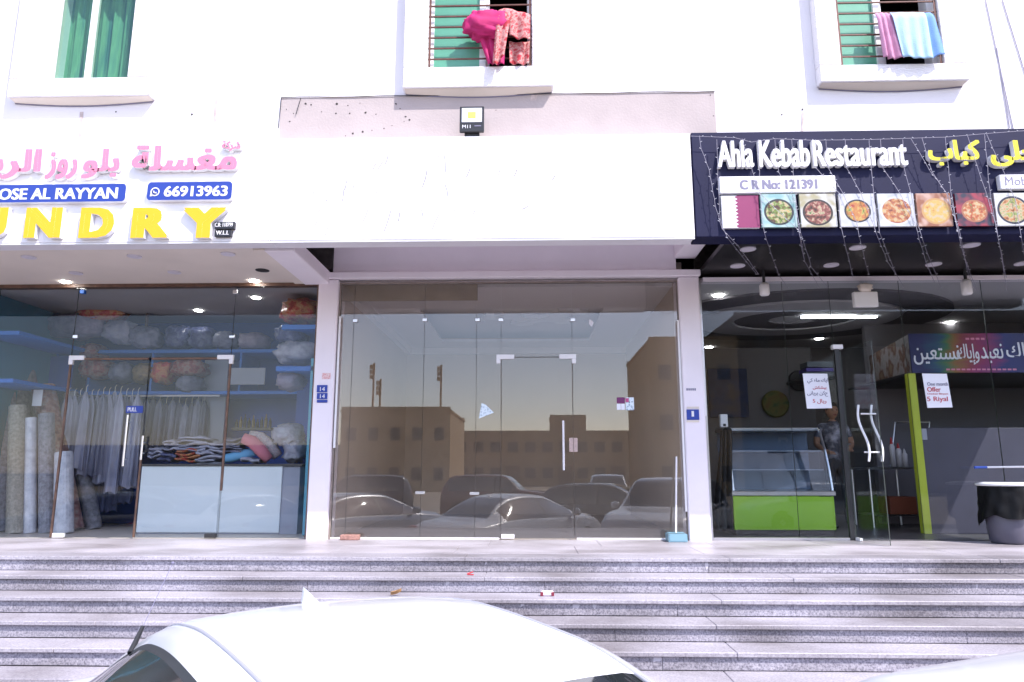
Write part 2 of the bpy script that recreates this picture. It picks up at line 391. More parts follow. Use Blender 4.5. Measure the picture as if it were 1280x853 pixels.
# ================================================================== SETTING
g = MB(); g.face([(-700, -700, ROAD), (700, -700, ROAD), (700, 700, ROAD), (-700, 700, ROAD)])
tag(g.build('ground', M['asphalt'], local=True), kind='structure')
M['lot'] = mat('sandy_bounce', (0.46, 0.37, 0.27), 0.95, var=0.25, vscale=0.6, bump=0.3, bscale=8)  # pale sand sheet added to bounce warm light onto the shaded walls
g = MB(); g.face([(-300, -300, ROAD + 0.004), (300, -300, ROAD + 0.004), (300, -9, ROAD + 0.004), (-300, -9, ROAD + 0.004)])
tag(g.build('sandy_bounce_ground', M['lot'], local=True), kind='structure')
st = MB()
for k in range(8):
    st.box(XL - 1, XR + 3, EDGE - k * TR + 0.05, 8.2, ROAD - 0.05, -k * RI - 0.036)
steps = tag(st.build('steps', M['mortar'], local=True), kind='structure')
tag(steps, kind='structure')
def row(name, y0, y1, z0, z1, m, wlo, whi, seed, bev, jit=0.0):
    q = random.Random(seed); x = XL - 1
    while x < XR + 3:
        w = q.uniform(wlo, whi); e = min(x + w, XR + 3); j = q.uniform(-jit, jit)
        mb = MB(); mb.bbox(x + 0.001, e - 0.001, y0 + j, y1, z0, z1 + j * 0.5, bev); mb.build(name, m, steps); x = e
for k in range(8):
    y = EDGE - k * TR
    if k: row('tread_slab', y, y + TR + 0.02, -k * RI - 0.034, -k * RI, M['granitetop'], 1.9, 3.1, 10 + k, 0.005, 0.002)
    row('riser_slab', y + 0.028, y + 0.049, -(k + 1) * RI + 0.001, -k * RI - 0.036, M['granite'], 1.9, 3.1, 30 + k, 0.003, 0.0015)
dm = MB(); q = random.Random(21)
M['dustmark'] = mat('pale_dust_mark', (0.50, 0.475, 0.515), 0.9)
for k in range(26):
    r_ = q.randrange(0, 6); x = q.uniform(-4.5, 4.5); y = EDGE - r_ * TR + 0.0255; z0 = -r_ * RI - 0.04; h = q.uniform(0.01, 0.06); w = q.uniform(0.006, 0.035) * (0.5 if k % 3 else 1.2)
    dm.face([(x - w, y, z0 - h * q.uniform(.3, 1)), (x - w * .3, y, z0 - h * q.uniform(.6, 1.2)), (x + w * .4, y, z0 - h * q.uniform(.4, 1)), (x + w, y, z0 - h * q.uniform(.2, .6)), (x + w * .8, y, z0), (x - w * .9, y, z0)])
tag(dm.build('dust_marks', M['dustmark'], steps), kind='stuff')
pave = MB(); pave.box(XL - 1, XR + 3, EDGE + 0.06, 13.4, -0.12, -0.036)
pavement = tag(pave.build('pavement', M['mortar'], local=True), kind='structure')
q = random.Random(3)
def prow(name, y0, y1, m, w, parent):
    x = XL - 1 + q.uniform(0, w * 0.5)
    while x < XR + 3 - w:
        mb = MB(); mb.bbox(x + 0.0015, x + w - 0.0015, y0, y1, -0.034, q.uniform(-0.0012, 0.0), 0.003); mb.build(name, m, parent); x += w
prow('nosing_slab', EDGE, EDGE + 0.33, M['granitetop'], 2.4, pavement)
prow('paving_slab', EDGE + 0.333, EDGE + 1.03, M['granitepave'], 1.2, pavement)
prow('paving_slab', EDGE + 1.033, YG + 0.0, M['granitepave'], 1.2, pavement)

# ================================================================== THE APARTMENT BLOCK
bld = thing('apartment_building', 'long white rendered apartment block with three glass shops on its ground floor', 'building', (0, YW, 0))
def part(name, m, *boxes, parent=None, bev=0):
    mb = MB()
    for b in boxes: (mb.bbox(*b, bev) if bev else mb.box(*b))
    return mb.build(name, m, parent or bld)
YF = YW - 0.12                            # face of the window surrounds
WT = 9.6                                  # roof height
wins = []                                 # (opening X0, X1, Z0, Z1), outer X0, X1, Z0
for (ox0, ox1, oy, ix0, ix1, iy) in ((8, 187, 120, 61, 158.5, 97), (503, 692, 108.5, 534, 665, 83), (1026, 1213, 101, 1052, 1181, 80)):
    a = at(ox0, oy, YF); b = at(ox1, oy, YF); c = at((ox0 + ox1) / 2, oy, YF)
    i0 = at(ix0, iy, YF).x; i1 = at(ix1, iy, YF).x; iz = at((ix0 + ix1) / 2, iy, YF).z
    wins.append((i0, i1, iz, iz + 1.25, a.x, b.x, c.z))
# the front wall with three window openings
mb = MB(); xs = [XL]; zlo = ZT - 0.35
for w in wins: xs += [w[0], w[1]]
xs.append(XO)
for i in range(len(xs) - 1):
    if i % 2 == 0: mb.box(xs[i], xs[i + 1], YW, YW + 0.22, zlo, WT)
    else:
        w = wins[i // 2]; mb.box(xs[i], xs[i + 1], YW, YW + 0.22, zlo, w[2]); mb.box(xs[i], xs[i + 1], YW, YW + 0.22, w[3], WT)
mb.build('front_wall', M['render'], bld)
part('roof', M['render'], (XL, XO, YW + 0.23, 14.0, WT - 0.25, WT - 0.02))
part('side_wall', M['render'], (XL, XL + 0.2, YW + 0.23, 14.0, ROAD, WT - 0.26)); part('side_wall', M['render'], (XR - 0.2, XR, YG + 0.3, 14.0, ROAD, 3.99)); part('side_wall', M['render'], (XO - 0.2, XO, YW + 0.23, 14.0, 4.21, WT - 0.26))
part('annex_roof', M['render'], (XO + 0.002, XR + 0.05, YG - 0.06, 14.0, 4.0, 4.2)); part('annex_wall', M['render'], (XO + 0.002, XR, YG + 0.105, YG + 0.29, ZG + 0.17, 3.998))
part('rear_wall', M['render'], (XL + 0.21, XO - 0.21, 13.8, 14.0, ROAD, WT - 0.26))
part('floor_slab', M['void'], (XL, XO - 0.21, YW + 0.225, 13.79, ZT - 0.36, ZT - 0.16))
# old pink paint left by a former sign, with a dark cable along its top
p0 = at(352, 123, YW); p1 = at(893, 115, YW)
pk = MB(); pk.box(p0.x, p1.x, YW - 0.004, YW + 0.01, ZT - 0.3, at(620, 119, YW).z)
pk.build('paint_patch', M['pinkpatch'], bld)
cb = MB(); cz = at(620, 119, YW).z
cb.tube([(p0.x + (p1.x - p0.x) * t / 24, YW - 0.012, cz + 0.012 * math.sin(t * 1.3) * 0.4) for t in range(25)], 0.0045, 5)
cb.tube([(p0.x, YW - 0.01, cz), (p0.x - 0.01, YW - 0.01, cz - 0.36)], 0.004, 4)
cb.tube([at(376, 123, YW - 0.02), at(370, 143, YW - 0.02)], 0.004, 4)
cb.build('cable', M['darkmetal'], bld)
for a, b in (((1232, 0), (1268, 168)), ((1253, 0), (1284, 100)), ((1246, 60), (1262, 160))):
    MB().tube([at(a[0], a[1], YW - 0.008), at(b[0], b[1], YW - 0.008)], 0.0045, 4).build('cable', M['greytext'], bld)
# chips, holes and streaks in the render
ch = MB()
chips = [(367, 142), (402, 140), (420, 142), (437, 142), (457, 141), (358, 137), (362, 152), (470, 143), (500, 136), (507, 146), (495, 130), (512, 150), (450, 129), (421, 130), (382, 130), (389, 131), (435, 132), (432, 170), (441, 167), (453, 165), (465, 163), (480, 161), (490, 157), (505, 152), (620, 138), (960, 125), (977, 143), (1003, 137), (892, 145), (888, 119), (240, 143), (229, 150), (145, 140)]
for i, (x, y) in enumerate(chips):
    p = at(x, y, YW - 0.006); s = rnd.uniform(0.005, 0.014)
    n = 7; ch.face([(p.x + s * rnd.uniform(0.6, 1.2) * math.cos(-2 * math.pi * k / n), p.y, p.z + s * rnd.uniform(0.6, 1.2) * math.sin(-2 * math.pi * k / n)) for k in range(n)][::-1])
tag(ch.build('chipped_spots', M['void'], bld), kind='stuff')
M['stain'] = mat('rust_streak', (0.62, 0.52, 0.50), 0.9, var=0.3, vscale=12)
for (x0, y0, x1, y1, w) in ((102, 140, 100, 176, 5), (270, 125, 268, 172, 4), (195, 0, 184, 118, 2.2), (1004, 140, 1003, 166, 3), (668, 119, 667, 126, 9)):
    a = at(x0, y0, YW - 0.006); b = at(x1, y1, YW - 0.006); h = w / 880 * 3.5
    mb = MB(); mb.face([(b.x - h, b.y, b.z), (b.x + h * 0.7, b.y, b.z), (a.x + h, a.y, a.z), (a.x - h, a.y, a.z)])
    mb.build('rust_streak', M['stain'], bld)
# windows: surround of four rendered bands with a bowed sill, frame, panes, grille
for wi, (x0, x1, z0, z1, ox0, ox1, oz) in enumerate(wins):
    win = thing('window', None, None, ((x0 + x1) / 2, YW, z0)); attach(win, bld)
    lab = ('window with green curtains behind two panes', 'window with pink and red washing on its brown bars', 'window with pink and blue towels on its brown bars')[wi]
    tag(win, lab)
    topz = z1 + (z0 - oz)
    sr = MB()
    sr.bbox(ox0, x0, YF, YW - 0.001, z0, z1, 0.008); sr.bbox(x1, ox1, YF, YW - 0.001, z0, z1, 0.008)
    sr.bbox(ox0, ox1, YF, YW - 0.001, oz, z0 - 0.0005, 0.008); sr.bbox(ox0, ox1, YF, YW - 0.001, z1 + 0.0005, topz, 0.008)
    sr.build('surround', M['surround'], win)
    def sill(u, v):                       # bowed underside, hollow in the middle
        x = ox0 + 0.02 + (ox1 - ox0 - 0.04) * u; bow = 0.042 * math.sin(math.pi * u) + 0.012
        return (x, YF + 0.02 + (YW - YF - 0.025) * v, oz - 0.002 - bow * v)
    sl_ = MB(); sl_.grid(sill, 20, 3); sl_.build('sill', M['beige'], win)
    MB().tube([(sill(k / 20, 1)[0], YW - 0.008, sill(k / 20, 1)[2] - 0.004) for k in range(21)], 0.006, 5).build('sill_joint', M['greytext'], win)
    fy0, fy1 = (YF + 0.05, YF + 0.10) if wi == 0 else (YF + 0.12, YF + 0.17)
    fr = MB(); t = 0.05 if wi else 0.015
    fr.box(x0, x0 + t, fy0, fy1, z0, z1); fr.box(x1 - t, x1, fy0, fy1, z0, z1); fr.box(x0 + t, x1 - t, fy0, fy1, z0, z0 + t * 0.5); fr.box(x0 + t, x1 - t, fy0, fy1, z1 - t, z1)
    xm = (at(116, 50, YF + .07).x if wi == 0 else at(604, 10, YF + .14).x if wi == 1 else at(1094, 20, YF + .14).x)
    mh = 0.035 if wi else 0.028
    fr.box(xm - mh, xm + mh, fy0 - 0.012, fy1, z0 + t * 0.5, z1 - t)
    fr.build('sash_frame', M['alu'], win)
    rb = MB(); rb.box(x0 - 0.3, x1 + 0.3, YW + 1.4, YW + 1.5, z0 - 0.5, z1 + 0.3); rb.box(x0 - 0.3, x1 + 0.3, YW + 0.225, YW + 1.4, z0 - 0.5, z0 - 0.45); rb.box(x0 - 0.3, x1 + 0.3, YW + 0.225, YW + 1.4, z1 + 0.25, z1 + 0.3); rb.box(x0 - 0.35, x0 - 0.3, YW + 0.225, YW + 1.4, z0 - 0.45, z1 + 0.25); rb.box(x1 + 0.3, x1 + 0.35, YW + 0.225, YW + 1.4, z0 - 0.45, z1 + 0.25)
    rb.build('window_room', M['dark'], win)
    if wi == 0:
        for (a, b) in ((x0 + t, xm - 0.03), (xm + 0.03, x1 - t)):
            MB().box(a, b, fy0 + 0.02, fy0 + 0.026, z0 + 0.025, z1 - t).build('pane', glass('green_tint_glass', (0.75, 0.88, 0.82), 0.05) if a < xm - 0.2 and 'green_tint_glass' not in bpy.data.materials else bpy.data.materials['green_tint_glass'], win)
        cu = MB(); cu.grid(lambda u, v: (x0 + (x1 - x0) * u, YW + 0.10 + 0.025 * math.sin(u * 38) + 0.012 * math.sin(u * 90 + v), z0 + (z1 - z0) * v), 90, 6)
        cu.build('curtain', M['curtain'], win, smooth=True)
    else:
        MB().box(x0 + t, xm - 0.03, fy0 + 0.02, fy0 + 0.026, z0 + 0.025, z1 - t).build('pane', M['greenpane'], win)
        MB().box(xm + 0.036, xm + 0.07, fy0 + 0.03, fy1 + 0.03, z0 + 0.025, z1 - t).build('sliding_sash', M['alu'], win)
        gy = YF + 0.03
        for b in range(8):
            z = z0 + 0.105 + b * 0.128
            MB().box(x0 - 0.0, x1 + 0.0, gy, gy + 0.014, z, z + 0.014).build('grille_bar', M['rust'], win)
        for x in (x0 + 0.008, x1 - 0.028): MB().box(x, x + 0.02, gy - 0.006, gy - 0.0005, z0 + 0.002, z1).build('grille_post', M['rust'], win)

# ground floor: pillars, lintels, soffits
PX = [(at(383.5, 640, YP).x, at(410, 640, YP).x), (at(860.5, 640, YP).x, at(888, 640, YP).x)]
for (a, b) in PX:
    part('pillar', M['lilac'], (a, b, YP, YG + 0.25, -0.03, ZG + 0.05), bev=0.012)
part('pillar', M['lilac'], (XL, XL + 0.3, YP, YG + 0.25, -0.03, ZG + 0.05), bev=0.012)
(L0, L1), (R0, R1) = PX
# middle bay: lintel, wall above it, higher ceiling
part('lintel', M['lilac'], (L0 - 0.0, R1 + 0.02, YP - 0.03, YG + 0.2, ZG + 0.055, ZG + 0.135), bev=0.008)
mx0 = at(417, 320, YG).x
part('bay_wall', M['baylift'], (mx0, R0 + 0.0, YG + 0.01, YG + 0.2, ZG + 0.14, 4.4))
part('bay_ceiling', M['baylift'], (L0 - 0.6, R1 + 0.0, YW + 0.225, YG + 0.2, ZT - 0.45, ZT - 0.37))
part('corbel', M['baylift'], (R0 - 0.02, R1 - 0.01, YS + 0.28, YG + 0.005, ZG + 0.3, 4.3), bev=0.01)
part('dark_void_panel', M['void'], (L0 - 0.9, mx0 - 0.002, YG - 0.02, YG + 0.15, ZG + 0.2, 4.4))  # dark concrete panel put in for the shade of the open void
# left bay: flat beige soffit with an edge beam
lx = at(375, 330, 7.6).x
bx0 = at(392, 345, YG).x
ZL = ZG + 0.028
part('soffit', M['beige'], (XL, bx0 - 0.1, YS + 0.03, YG - 0.0, ZL, ZL + 0.05))
part('edge_beam', M['lilac'], (bx0 - 0.098, bx0 + 0.22, YS + 0.28, YG - 0.025, ZL - 0.035, ZL + 0.13), bev=0.01)
part('beam_cheek', M['beige'], (bx0 - 0.22, bx0 - 0.1, YS + 0.28, YG - 0.02, ZL - 0.02, ZL - 0.002))
# right bay: black soffit and a pale lintel
part('soffit', M['blacksoffit'], (R1 + 0.03, XO, YS + 0.03, YG + 0.2, ZG + 0.105, ZG + 0.16))
part('lintel', M['lilac'], (R1 + 0.06, XR, YG - 0.03, YG + 0.1, ZG + 0.0, ZG + 0.05))
part('lintel', M['brownmetal'], (XL + 0.3, L0 - 0.005, YG - 0.02, YG + 0.08, ZG - 0.015, ZL - 0.002))
part('dark_void_panel', M['void'], (XL, L0 - 0.91, YG + 0.02, YG + 0.2, ZL + 0.001, 4.4))
part('dark_void_panel', M['void'], (R1 + 0.03, XO - 0.21, YG + 0.21, YG + 0.285, ZG + 0.06, 3.99))
for (x, y) in ((36, 321), (168, 320), (285, 317), (95, 341), (218, 340), (-40, 342)):
    p = atz(x, y, ZL); MB().disc((p.x, p.y, ZL - 0.012), 0.075, 0.075, 20, 0.011).build('downlight', M['lampoff'], bld)
p = atz(328, 338, ZL); MB().disc((p.x, p.y, ZL - 0.004), 0.08, 0.08, 20, 0.003).build('hole_shade_disc', M['dark'], bld)  # flat dark disc, the empty hole's shade is in its colour
zb = ZG + 0.105
for (x, y) in ((935, 311), (922, 332), (1072, 309), (1039, 331), (1214, 306), (1167, 330), (1278, 329), (1350, 304)):
    p = atz(x, y, zb); MB().disc((p.x, p.y, zb - 0.012), 0.085, 0.085, 22, 0.011).build('downlight', M['lampoff'], bld)
# shop rooms
ZC = ZG + 0.03
# empty shop
RD = 13.2
part('shop_side_wall', M['innerwall'], (L1 - 0.12, L1 - 0.0, YG + 0.26, RD, 0, ZC + 0.3)); part('shop_side_wall', M['innerwall'], (R0 + 0.0, R0 + 0.12, YG + 0.26, RD, 0, ZC + 0.3))
part('shop_back_wall', M['innerwall'], (L1 - 0.0, R0, RD, RD + 0.1, 0, ZC + 0.3))
part('shop_floor', M['innerfloor'], (L1, R0, YG + 0.06, RD, -0.035, 0.006))
part('shop_ceiling', M['innerceil'], (L1, R0, YG + 0.3, YG + 1.5, ZC, ZC + 0.05), (L1, R0, RD - 0.7, RD, ZC, ZC + 0.05), (L1, L1 + 0.75, YG + 1.5, RD - 0.7, ZC, ZC + 0.05), (R0 - 0.75, R0, YG + 1.5, RD - 0.7, ZC, ZC + 0.05), (L1, R0, YG + 0.21, RD, ZC + 0.2, ZC + 0.25))
part('cornice', M['innerceil'], (L1 + 0.001, R0 - 0.001, RD - 0.1, RD - 0.001, ZC - 0.12, ZC - 0.001), (L1 + 0.001, L1 + 0.1, YG + 0.4, RD - 0.101, ZC - 0.12, ZC - 0.001))
sm = MB()                                   # star of flat bars on the tray ceiling
cxm, cym = (L1 + R0) / 2 + 0.35, 11.0
for k in range(6):
    a = k * math.pi / 3 + 0.3; d = Vector((math.cos(a), math.sin(a))); n = Vector((-d.y, d.x)) * 0.11; c = Vector((cxm, cym)) + Vector((-d.y, d.x)) * 0.32
    q0, q1 = c - d * 0.75, c + d * 0.75; e = k * 0.002
    pts = [q0 - n, q1 - n, q1 + n, q0 + n]
    lo = [(p.x, p.y, ZC + 0.15 - e) for p in pts]; hi = [(p.x, p.y, ZC + 0.199) for p in pts]
    sm.face(lo[::-1])
    for j in range(4): sm.face([lo[j], lo[(j + 1) % 4], hi[(j + 1) % 4], hi[j]])
sm.build('ceiling_star', M['white'], bld)
for (x, y) in ((cxm, cym), (cxm - 0.9, cym + 0.7), (cxm + 0.9, cym + 0.7), (cxm - 0.9, cym - 0.8), (cxm + 0.9, cym - 0.8)):
    MB().disc((x, y, ZC + 0.185), 0.06, 0.06, 14, 0.012).build('ceiling_spot', M['lampoff'], bld)
bd = box_at(427, 357, 597, 376, YG + 0.12)
part('reflection_board', M['tanreflection'], (bd[0], bd[1], YG + 0.12, YG + 0.14, bd[2], ZG + 0.1))  # tan board added to stand for the sign's reflection in the glass
# laundry
LD = 10.75; lwx = -7.05
part('shop_side_wall', M['teal'], (lwx - 0.1, lwx, YG + 0.1, LD, 0, ZC)); part('shop_side_wall', M['bluewall'], (L0 + 0.02, L0 + 0.12, YG + 0.26, LD, 0, ZC))
part('shop_back_wall', M['bluewall'], (lwx, L0 + 0.02, LD, LD + 0.1, 0, ZC))
part('shop_floor', M['innerfloor'], (lwx, L0 + 0.02, YG + 0.06, LD, -0.035, 0.005))
part('shop_ceiling', M['laundryceil'], (lwx - 0.1, L0 + 0.12, YG + 0.09, LD + 0.1, ZC, ZC + 0.05))
for (x, y) in ((248, 388), (320, 372), (82, 352), (318, 351)):
    p = atz(x, y, ZC); MB().disc((p.x, p.y, ZC - 0.012), 0.055, 0.055, 16, 0.011).build('ceiling_light', M['lampglow'], bld)
# restaurant
FD = 13.3; wr = XR - 0.2
M['restwall'] = mat('grey_restaurant_wall', (0.13, 0.12, 0.125), 0.8); M['restceil'] = mat('restaurant_ceiling', (0.55, 0.53, 0.55), 0.8); M['restdark'] = mat('recess_shade_grey', (0.16, 0.15, 0.165), 0.8)  # last grey has the ceiling recess shade put into its colour
part('shop_side_wall', M['restwall'], (R1 - 0.06, R1 + 0.0, YG + 0.26, FD, 0, ZC))
part('shop_back_wall', M['restwall'], (R1, wr, FD, FD + 0.1, 0, ZC))
M['restfloor'] = mat('dark_tile_floor', (0.10, 0.095, 0.10), 0.35)
part('shop_floor', M['restfloor'], (R1, wr, YG + 0.06, FD, -0.035, 0.005))
part('shop_ceiling', M['restceil'], (R1 - 0.06, wr, YG + 0.11, FD + 0.1, ZC, ZC + 0.05))
for (cx_, cy_, r0, r1, mm, dz) in ((4.0, 10.6, 1.25, 1.75, 'restdark', 0.03), (4.0, 10.6, 0.72, 1.2, 'white', 0.05), (4.0, 10.6, 0.3, 0.7, 'restdark', 0.035)):
    lg = MB(); lg.lathe([(r0, ZC - 0.001), (r0, ZC - dz), (r1, ZC - dz), (r1, ZC - 0.001)], (cx_, cy_, 0), 48, sx=1.25); lg.build('ceiling_ring', M['restceil'] if mm == 'white' else M[mm], bld)
a, b = atz(916, 378, ZC), atz(895, 455, ZC)
part('groove_shade_strip', M['restdark'], (a.x - 0.03, a.x + 0.03, a.y, a.y + 3.0, ZC - 0.008, ZC - 0.001))  # flat dark strip, a groove's shade put into the colour
for (x, y) in ((898, 369), (887, 407), (886, 434), (1024, 423), (1187, 403), (1084, 415), (952, 448)):
    p = atz(x, y, ZC); MB().disc((p.x, p.y, ZC - 0.016), 0.065, 0.065, 16, 0.011).build('ceiling_light', M['lampglow'], bld)
for (xa, xb, y) in ((1002, 1101, 395.5), (968, 1043, 446)):
    a = atz(xa, y + 1, ZC - 0.06); b = atz(xb, y - 2, ZC - 0.06)
    MB().box(a.x, b.x, a.y - 0.02, a.y + 0.03, ZC - 0.075, ZC - 0.04).build('tube_lamp', M['tubeglow'], bld)
# pale conduits beside the shop glass
for (xa, ya, xb, yb) in ((424.5, 395, 416.5, 560), (848, 400, 857, 640), (876, 392, 884, 520)):
    a = at(xa, ya, YP - 0.0); b = at(xb, yb, YP - 0.0); 
    MB().box(a.x - 0.012, a.x + 0.012, YG - 0.05, YG - 0.03, b.z, a.z).build('white_trunking', M['white'], bld)

# ================================================================== SIGNS
def plate(name, b, Y0, Y1, m, parent, bev=0.006):
    mb = MB(); mb.bbox(b[0], b[1], Y0, Y1, b[2], b[3], bev); return mb.build(name, m, parent)
def rplate(name, b, Y0, Y1, m, parent, r=0.04):             # box with round corners seen from the front
    mb = MB(); pts = []
    for (cx, cz, a0) in ((b[1] - r, b[3] - r, 0), (b[0] + r, b[3] - r, 90), (b[0] + r, b[2] + r, 180), (b[1] - r, b[2] + r, 270)):
        for k in range(6):
            a = R(a0 + 18 * k); pts.append((cx + r * math.cos(a), cz + r * math.sin(a)))
    mb.face([(x, Y0, z) for x, z in pts], 0); n = len(pts)
    for i in range(n):
        p, q_ = pts[i], pts[(i + 1) % n]; mb.face([(q_[0], Y0, q_[1]), (p[0], Y0, p[1]), (p[0], Y1, p[1]), (q_[0], Y1, q_[1])], 1 if isinstance(m, list) and len(m) > 1 else 0)
    mb.face([(x, Y1, z) for x, z in pts][::-1], 0)
    return mb.build(name, m, parent)
LB = (XL, at(341, 240, YS).x); CB = (LB[1] + 0.003, at(866, 240, YS).x); RB = (CB[1] + 0.012, XO)
# laundry sign
ls = thing('laundry_sign', 'white laundry sign with pink Arabic words, two blue boxes and big yellow letters', 'sign', (-4.0, YS, ZS))
plate('sign_panel', (LB[0], LB[1], ZS, ZT), YS, YW - 0.004, M['panelwhite'], ls)
YL = YS - 0.06
def lt(name, body, px, m, depth=0.055, Y=None, parent=ls, **k):
    Y = YL if Y is None else Y
    b = box_at(*px, Y); return letters(name, body, b[0], b[1], b[2], b[3], Y, depth, m, parent, **k)
pw = [M['pink'], M['white']]
lt('word', arabic('مغسلة'), (165, 181, 297, 213), pw, bold=0.045, vbold=0.02)
lt('word', arabic('شركة'), (277, 176, 301, 189), pw, bold=0.05, vbold=0.03)
lt('word', arabic('بلو'), (103, 186, 150, 223), pw, bold=0.045, vbold=0.02)
lt('word', arabic('روز'), (57, 190, 97, 224), pw, bold=0.045, vbold=0.02)
lt('word', arabic('الريان'), (-62, 187, 52, 224), pw, bold=0.045, vbold=0.02)
bw = [M['blue'], M['white']]
b = box_at(-76, 231, 157, 253, YL); rplate('sign_box', b, YL, YS - 0.001, bw, ls)
b = box_at(184, 227.5, 290, 250, YL); rplate('sign_box', b, YL, YS - 0.001, bw, ls)
lt('word', 'BLUE ROSE AL RAYYAN', (-64, 235.5, 147, 249.5), [M['white']], 0.003, YL - 0.003, bold=0.035, vbold=0.012)
lt('number', '66913963', (205, 232.5, 284.5, 245.5), [M['white']], 0.003, YL - 0.003, bold=0.035, vbold=0.012)
c = at(194, 240, YL); ic = MB()
for k in range(24):
    a0, a1 = 2 * math.pi * k / 24, 2 * math.pi * (k + 1) / 24; r0, r1 = 0.036, 0.047
    ic.face([(c.x + r * math.cos(a), YL - 0.003, c.z + r * math.sin(a)) for r, a in ((r0, a0), (r1, a0), (r1, a1), (r0, a1))][::-1])
ic.face([(c.x - 0.046, YL - 0.003, c.z - 0.012), (c.x - 0.05, YL - 0.003, c.z - 0.05), (c.x - 0.012, YL - 0.003, c.z - 0.044)])
arc = [(c.x + 0.022 * math.cos(a) + 0.006, YL - 0.0035, c.z + 0.022 * math.sin(a) + 0.008) for a in [R(175 + 12 * k) for k in range(11)]]
ic.tube(arc, [0.011] + [0.006] * 9 + [0.011], 6)
tag(ic.build('phone_symbol', M['white'], ls), kind='stuff')
yw = [M['yellow'], M['white']]
for ch_, x0, x1 in (('L', -166, -124), ('A', -109, -58), ('U', -44, 9), ('N', 31, 77), ('D', 99.5, 143), ('R', 164.5, 211), ('Y', 228, 282)):
    lt('letter', ch_, (x0, 259.5, x1, 297.5), yw, bold=0.075, vbold=0.03, depth=0.055)
for tx_, px, tp in (('C.R: 118799', (267, 276.5, 292, 285.5), (268.5, 278.5, 291, 283.5)), ('W.L.L', (267, 286.8, 288, 295), (270, 288.5, 286, 293.5))):
    b = box_at(*px, YL); plate('small_plate', b, YL + 0.02, YS - 0.001, M['blacktext'], ls, 0.003)
    lt('word', tx_, tp, [M['white']], 0.003, YL + 0.017, bold=0.02)
# bare middle panel with the glue lines of letters taken off
ms = thing('blank_sign', 'blank white sign panel scratched where letters were taken off', 'sign', (-0.5, YS, ZS))
plate('sign_panel', (CB[0], CB[1], ZS, ZT), YS, YW - 0.004, M['panelwhite'], ms)
plate('drip_edge', (XL, CB[1], ZS - 0.02, ZS - 0.002), YS + 0.004, YS + 0.03, M['alu'], ms, 0.003)
sc = MB()
scr = [(430, 235, 428, 252), (425, 258, 424, 268), (398, 272, 393, 283), (411, 280, 406, 296), (420, 275, 414, 290), (443, 228, 440, 240), (433, 226, 431, 238), (393, 232, 391, 249), (472, 212, 480, 200), (466, 250, 474, 236), (445, 246, 449, 236), (528, 234, 534, 212), (555, 192, 557, 216), (583, 222, 588, 210), (618, 208, 628, 189), (642, 222, 646, 212), (623, 219, 625, 208), (556, 230, 560, 247), (568, 262, 570, 284), (540, 288, 549, 268), (480, 290, 489, 262), (500, 265, 498, 277), (512, 265, 508, 280), (527, 262, 529, 272), (410, 205, 409, 210), (455, 198, 452, 206), (470, 205, 467, 212), (485, 195, 481, 206), (498, 205, 497, 209), (407, 250, 409, 254), (430, 262, 424, 272), (460, 262, 452, 280), (548, 197, 549, 193), (591, 268, 594, 262), (611, 262, 608, 266), (652, 262, 660, 258), (690, 225, 694, 219), (400, 262, 396, 268), (650, 195, 652, 191)]
for (x0, y0, x1, y1) in scr:
    a = at(x0, y0, YS - 0.0015); b2 = at(x1, y1, YS - 0.0015); d = Vector((b2.x - a.x, 0, b2.z - a.z)); n = Vector((-d.z, 0, d.x)).normalized() * 0.0027
    w = rnd.uniform(0.7, 1.3); mid = (a + b2) / 2 + n * rnd.uniform(-3, 3)
    for p, q_ in ((a, mid), (mid, b2)): sc.face([p - n * w, q_ - n * w, q_ + n * w, p + n * w])
for k in range(46):
    p = at(rnd.uniform(365, 690), rnd.choice([196, 208, 230, 252, 262, 280]) + rnd.uniform(-5, 5), YS - 0.0015); s = rnd.uniform(0.002, 0.006)
    sc.face([(p.x - s, p.y, p.z - s * .6), (p.x + s, p.y, p.z - s * .5), (p.x + s * .4, p.y, p.z + s)])
M['glue'] = mat('glue_trace', (0.07, 0.06, 0.075), 0.8)
tag(sc.build('glue_traces', M['glue'], ms), kind='stuff')
# restaurant sign
rs = thing('restaurant_sign', 'dark blue restaurant sign with white and yellow letters above a row of dish pictures', 'sign', (4.2, YS, ZS))
plate('sign_panel', (RB[0], RB[1], ZS, ZT + 0.01), YS, YW - 0.004, M['navy'], rs)
ww = [M['white']]
for wd, x0, x1, y0, y1 in (('Ahla', 897, 942, 175.5, 209), ('Kebab', 948.6, 1012.5, 175, 208.5), ('Restaurant', 1016, 1134, 174.5, 207.5)):
    b = box_at(x0, y0, x1, y1, YL); word('letter', wd, b[0], b[1], b[2], b[3], YL, 0.055, ww, rs, 0.035, 0.012)
lw_ = [M['lime'], M['white']]
lt('word', arabic('كباب'), (1160, 175, 1226, 207), lw_, parent=rs, bold=0.045, vbold=0.02)
lt('word', arabic('أحلى'), (1237, 168, 1308, 208), lw_, parent=rs, bold=0.045, vbold=0.02)
b = box_at(899.5, 220, 1045, 241, YL); plate('sign_box', b, YL, YS - 0.001, M['white'], rs)
lt('word', 'C R No: 121391', (924.5, 224.5, 1022, 236.5), [M['greytext']], 0.003, YL - 0.003, rs, bold=0.06, vbold=0.015)
b = box_at(1250, 217.5, 1420, 235.5, YL); plate('sign_box', b, YL, YS - 0.001, M['white'], rs)
lt('word', 'Mob :', (1256.5, 221, 1291, 231.5), [M['greytext']], 0.003, YL - 0.003, rs)
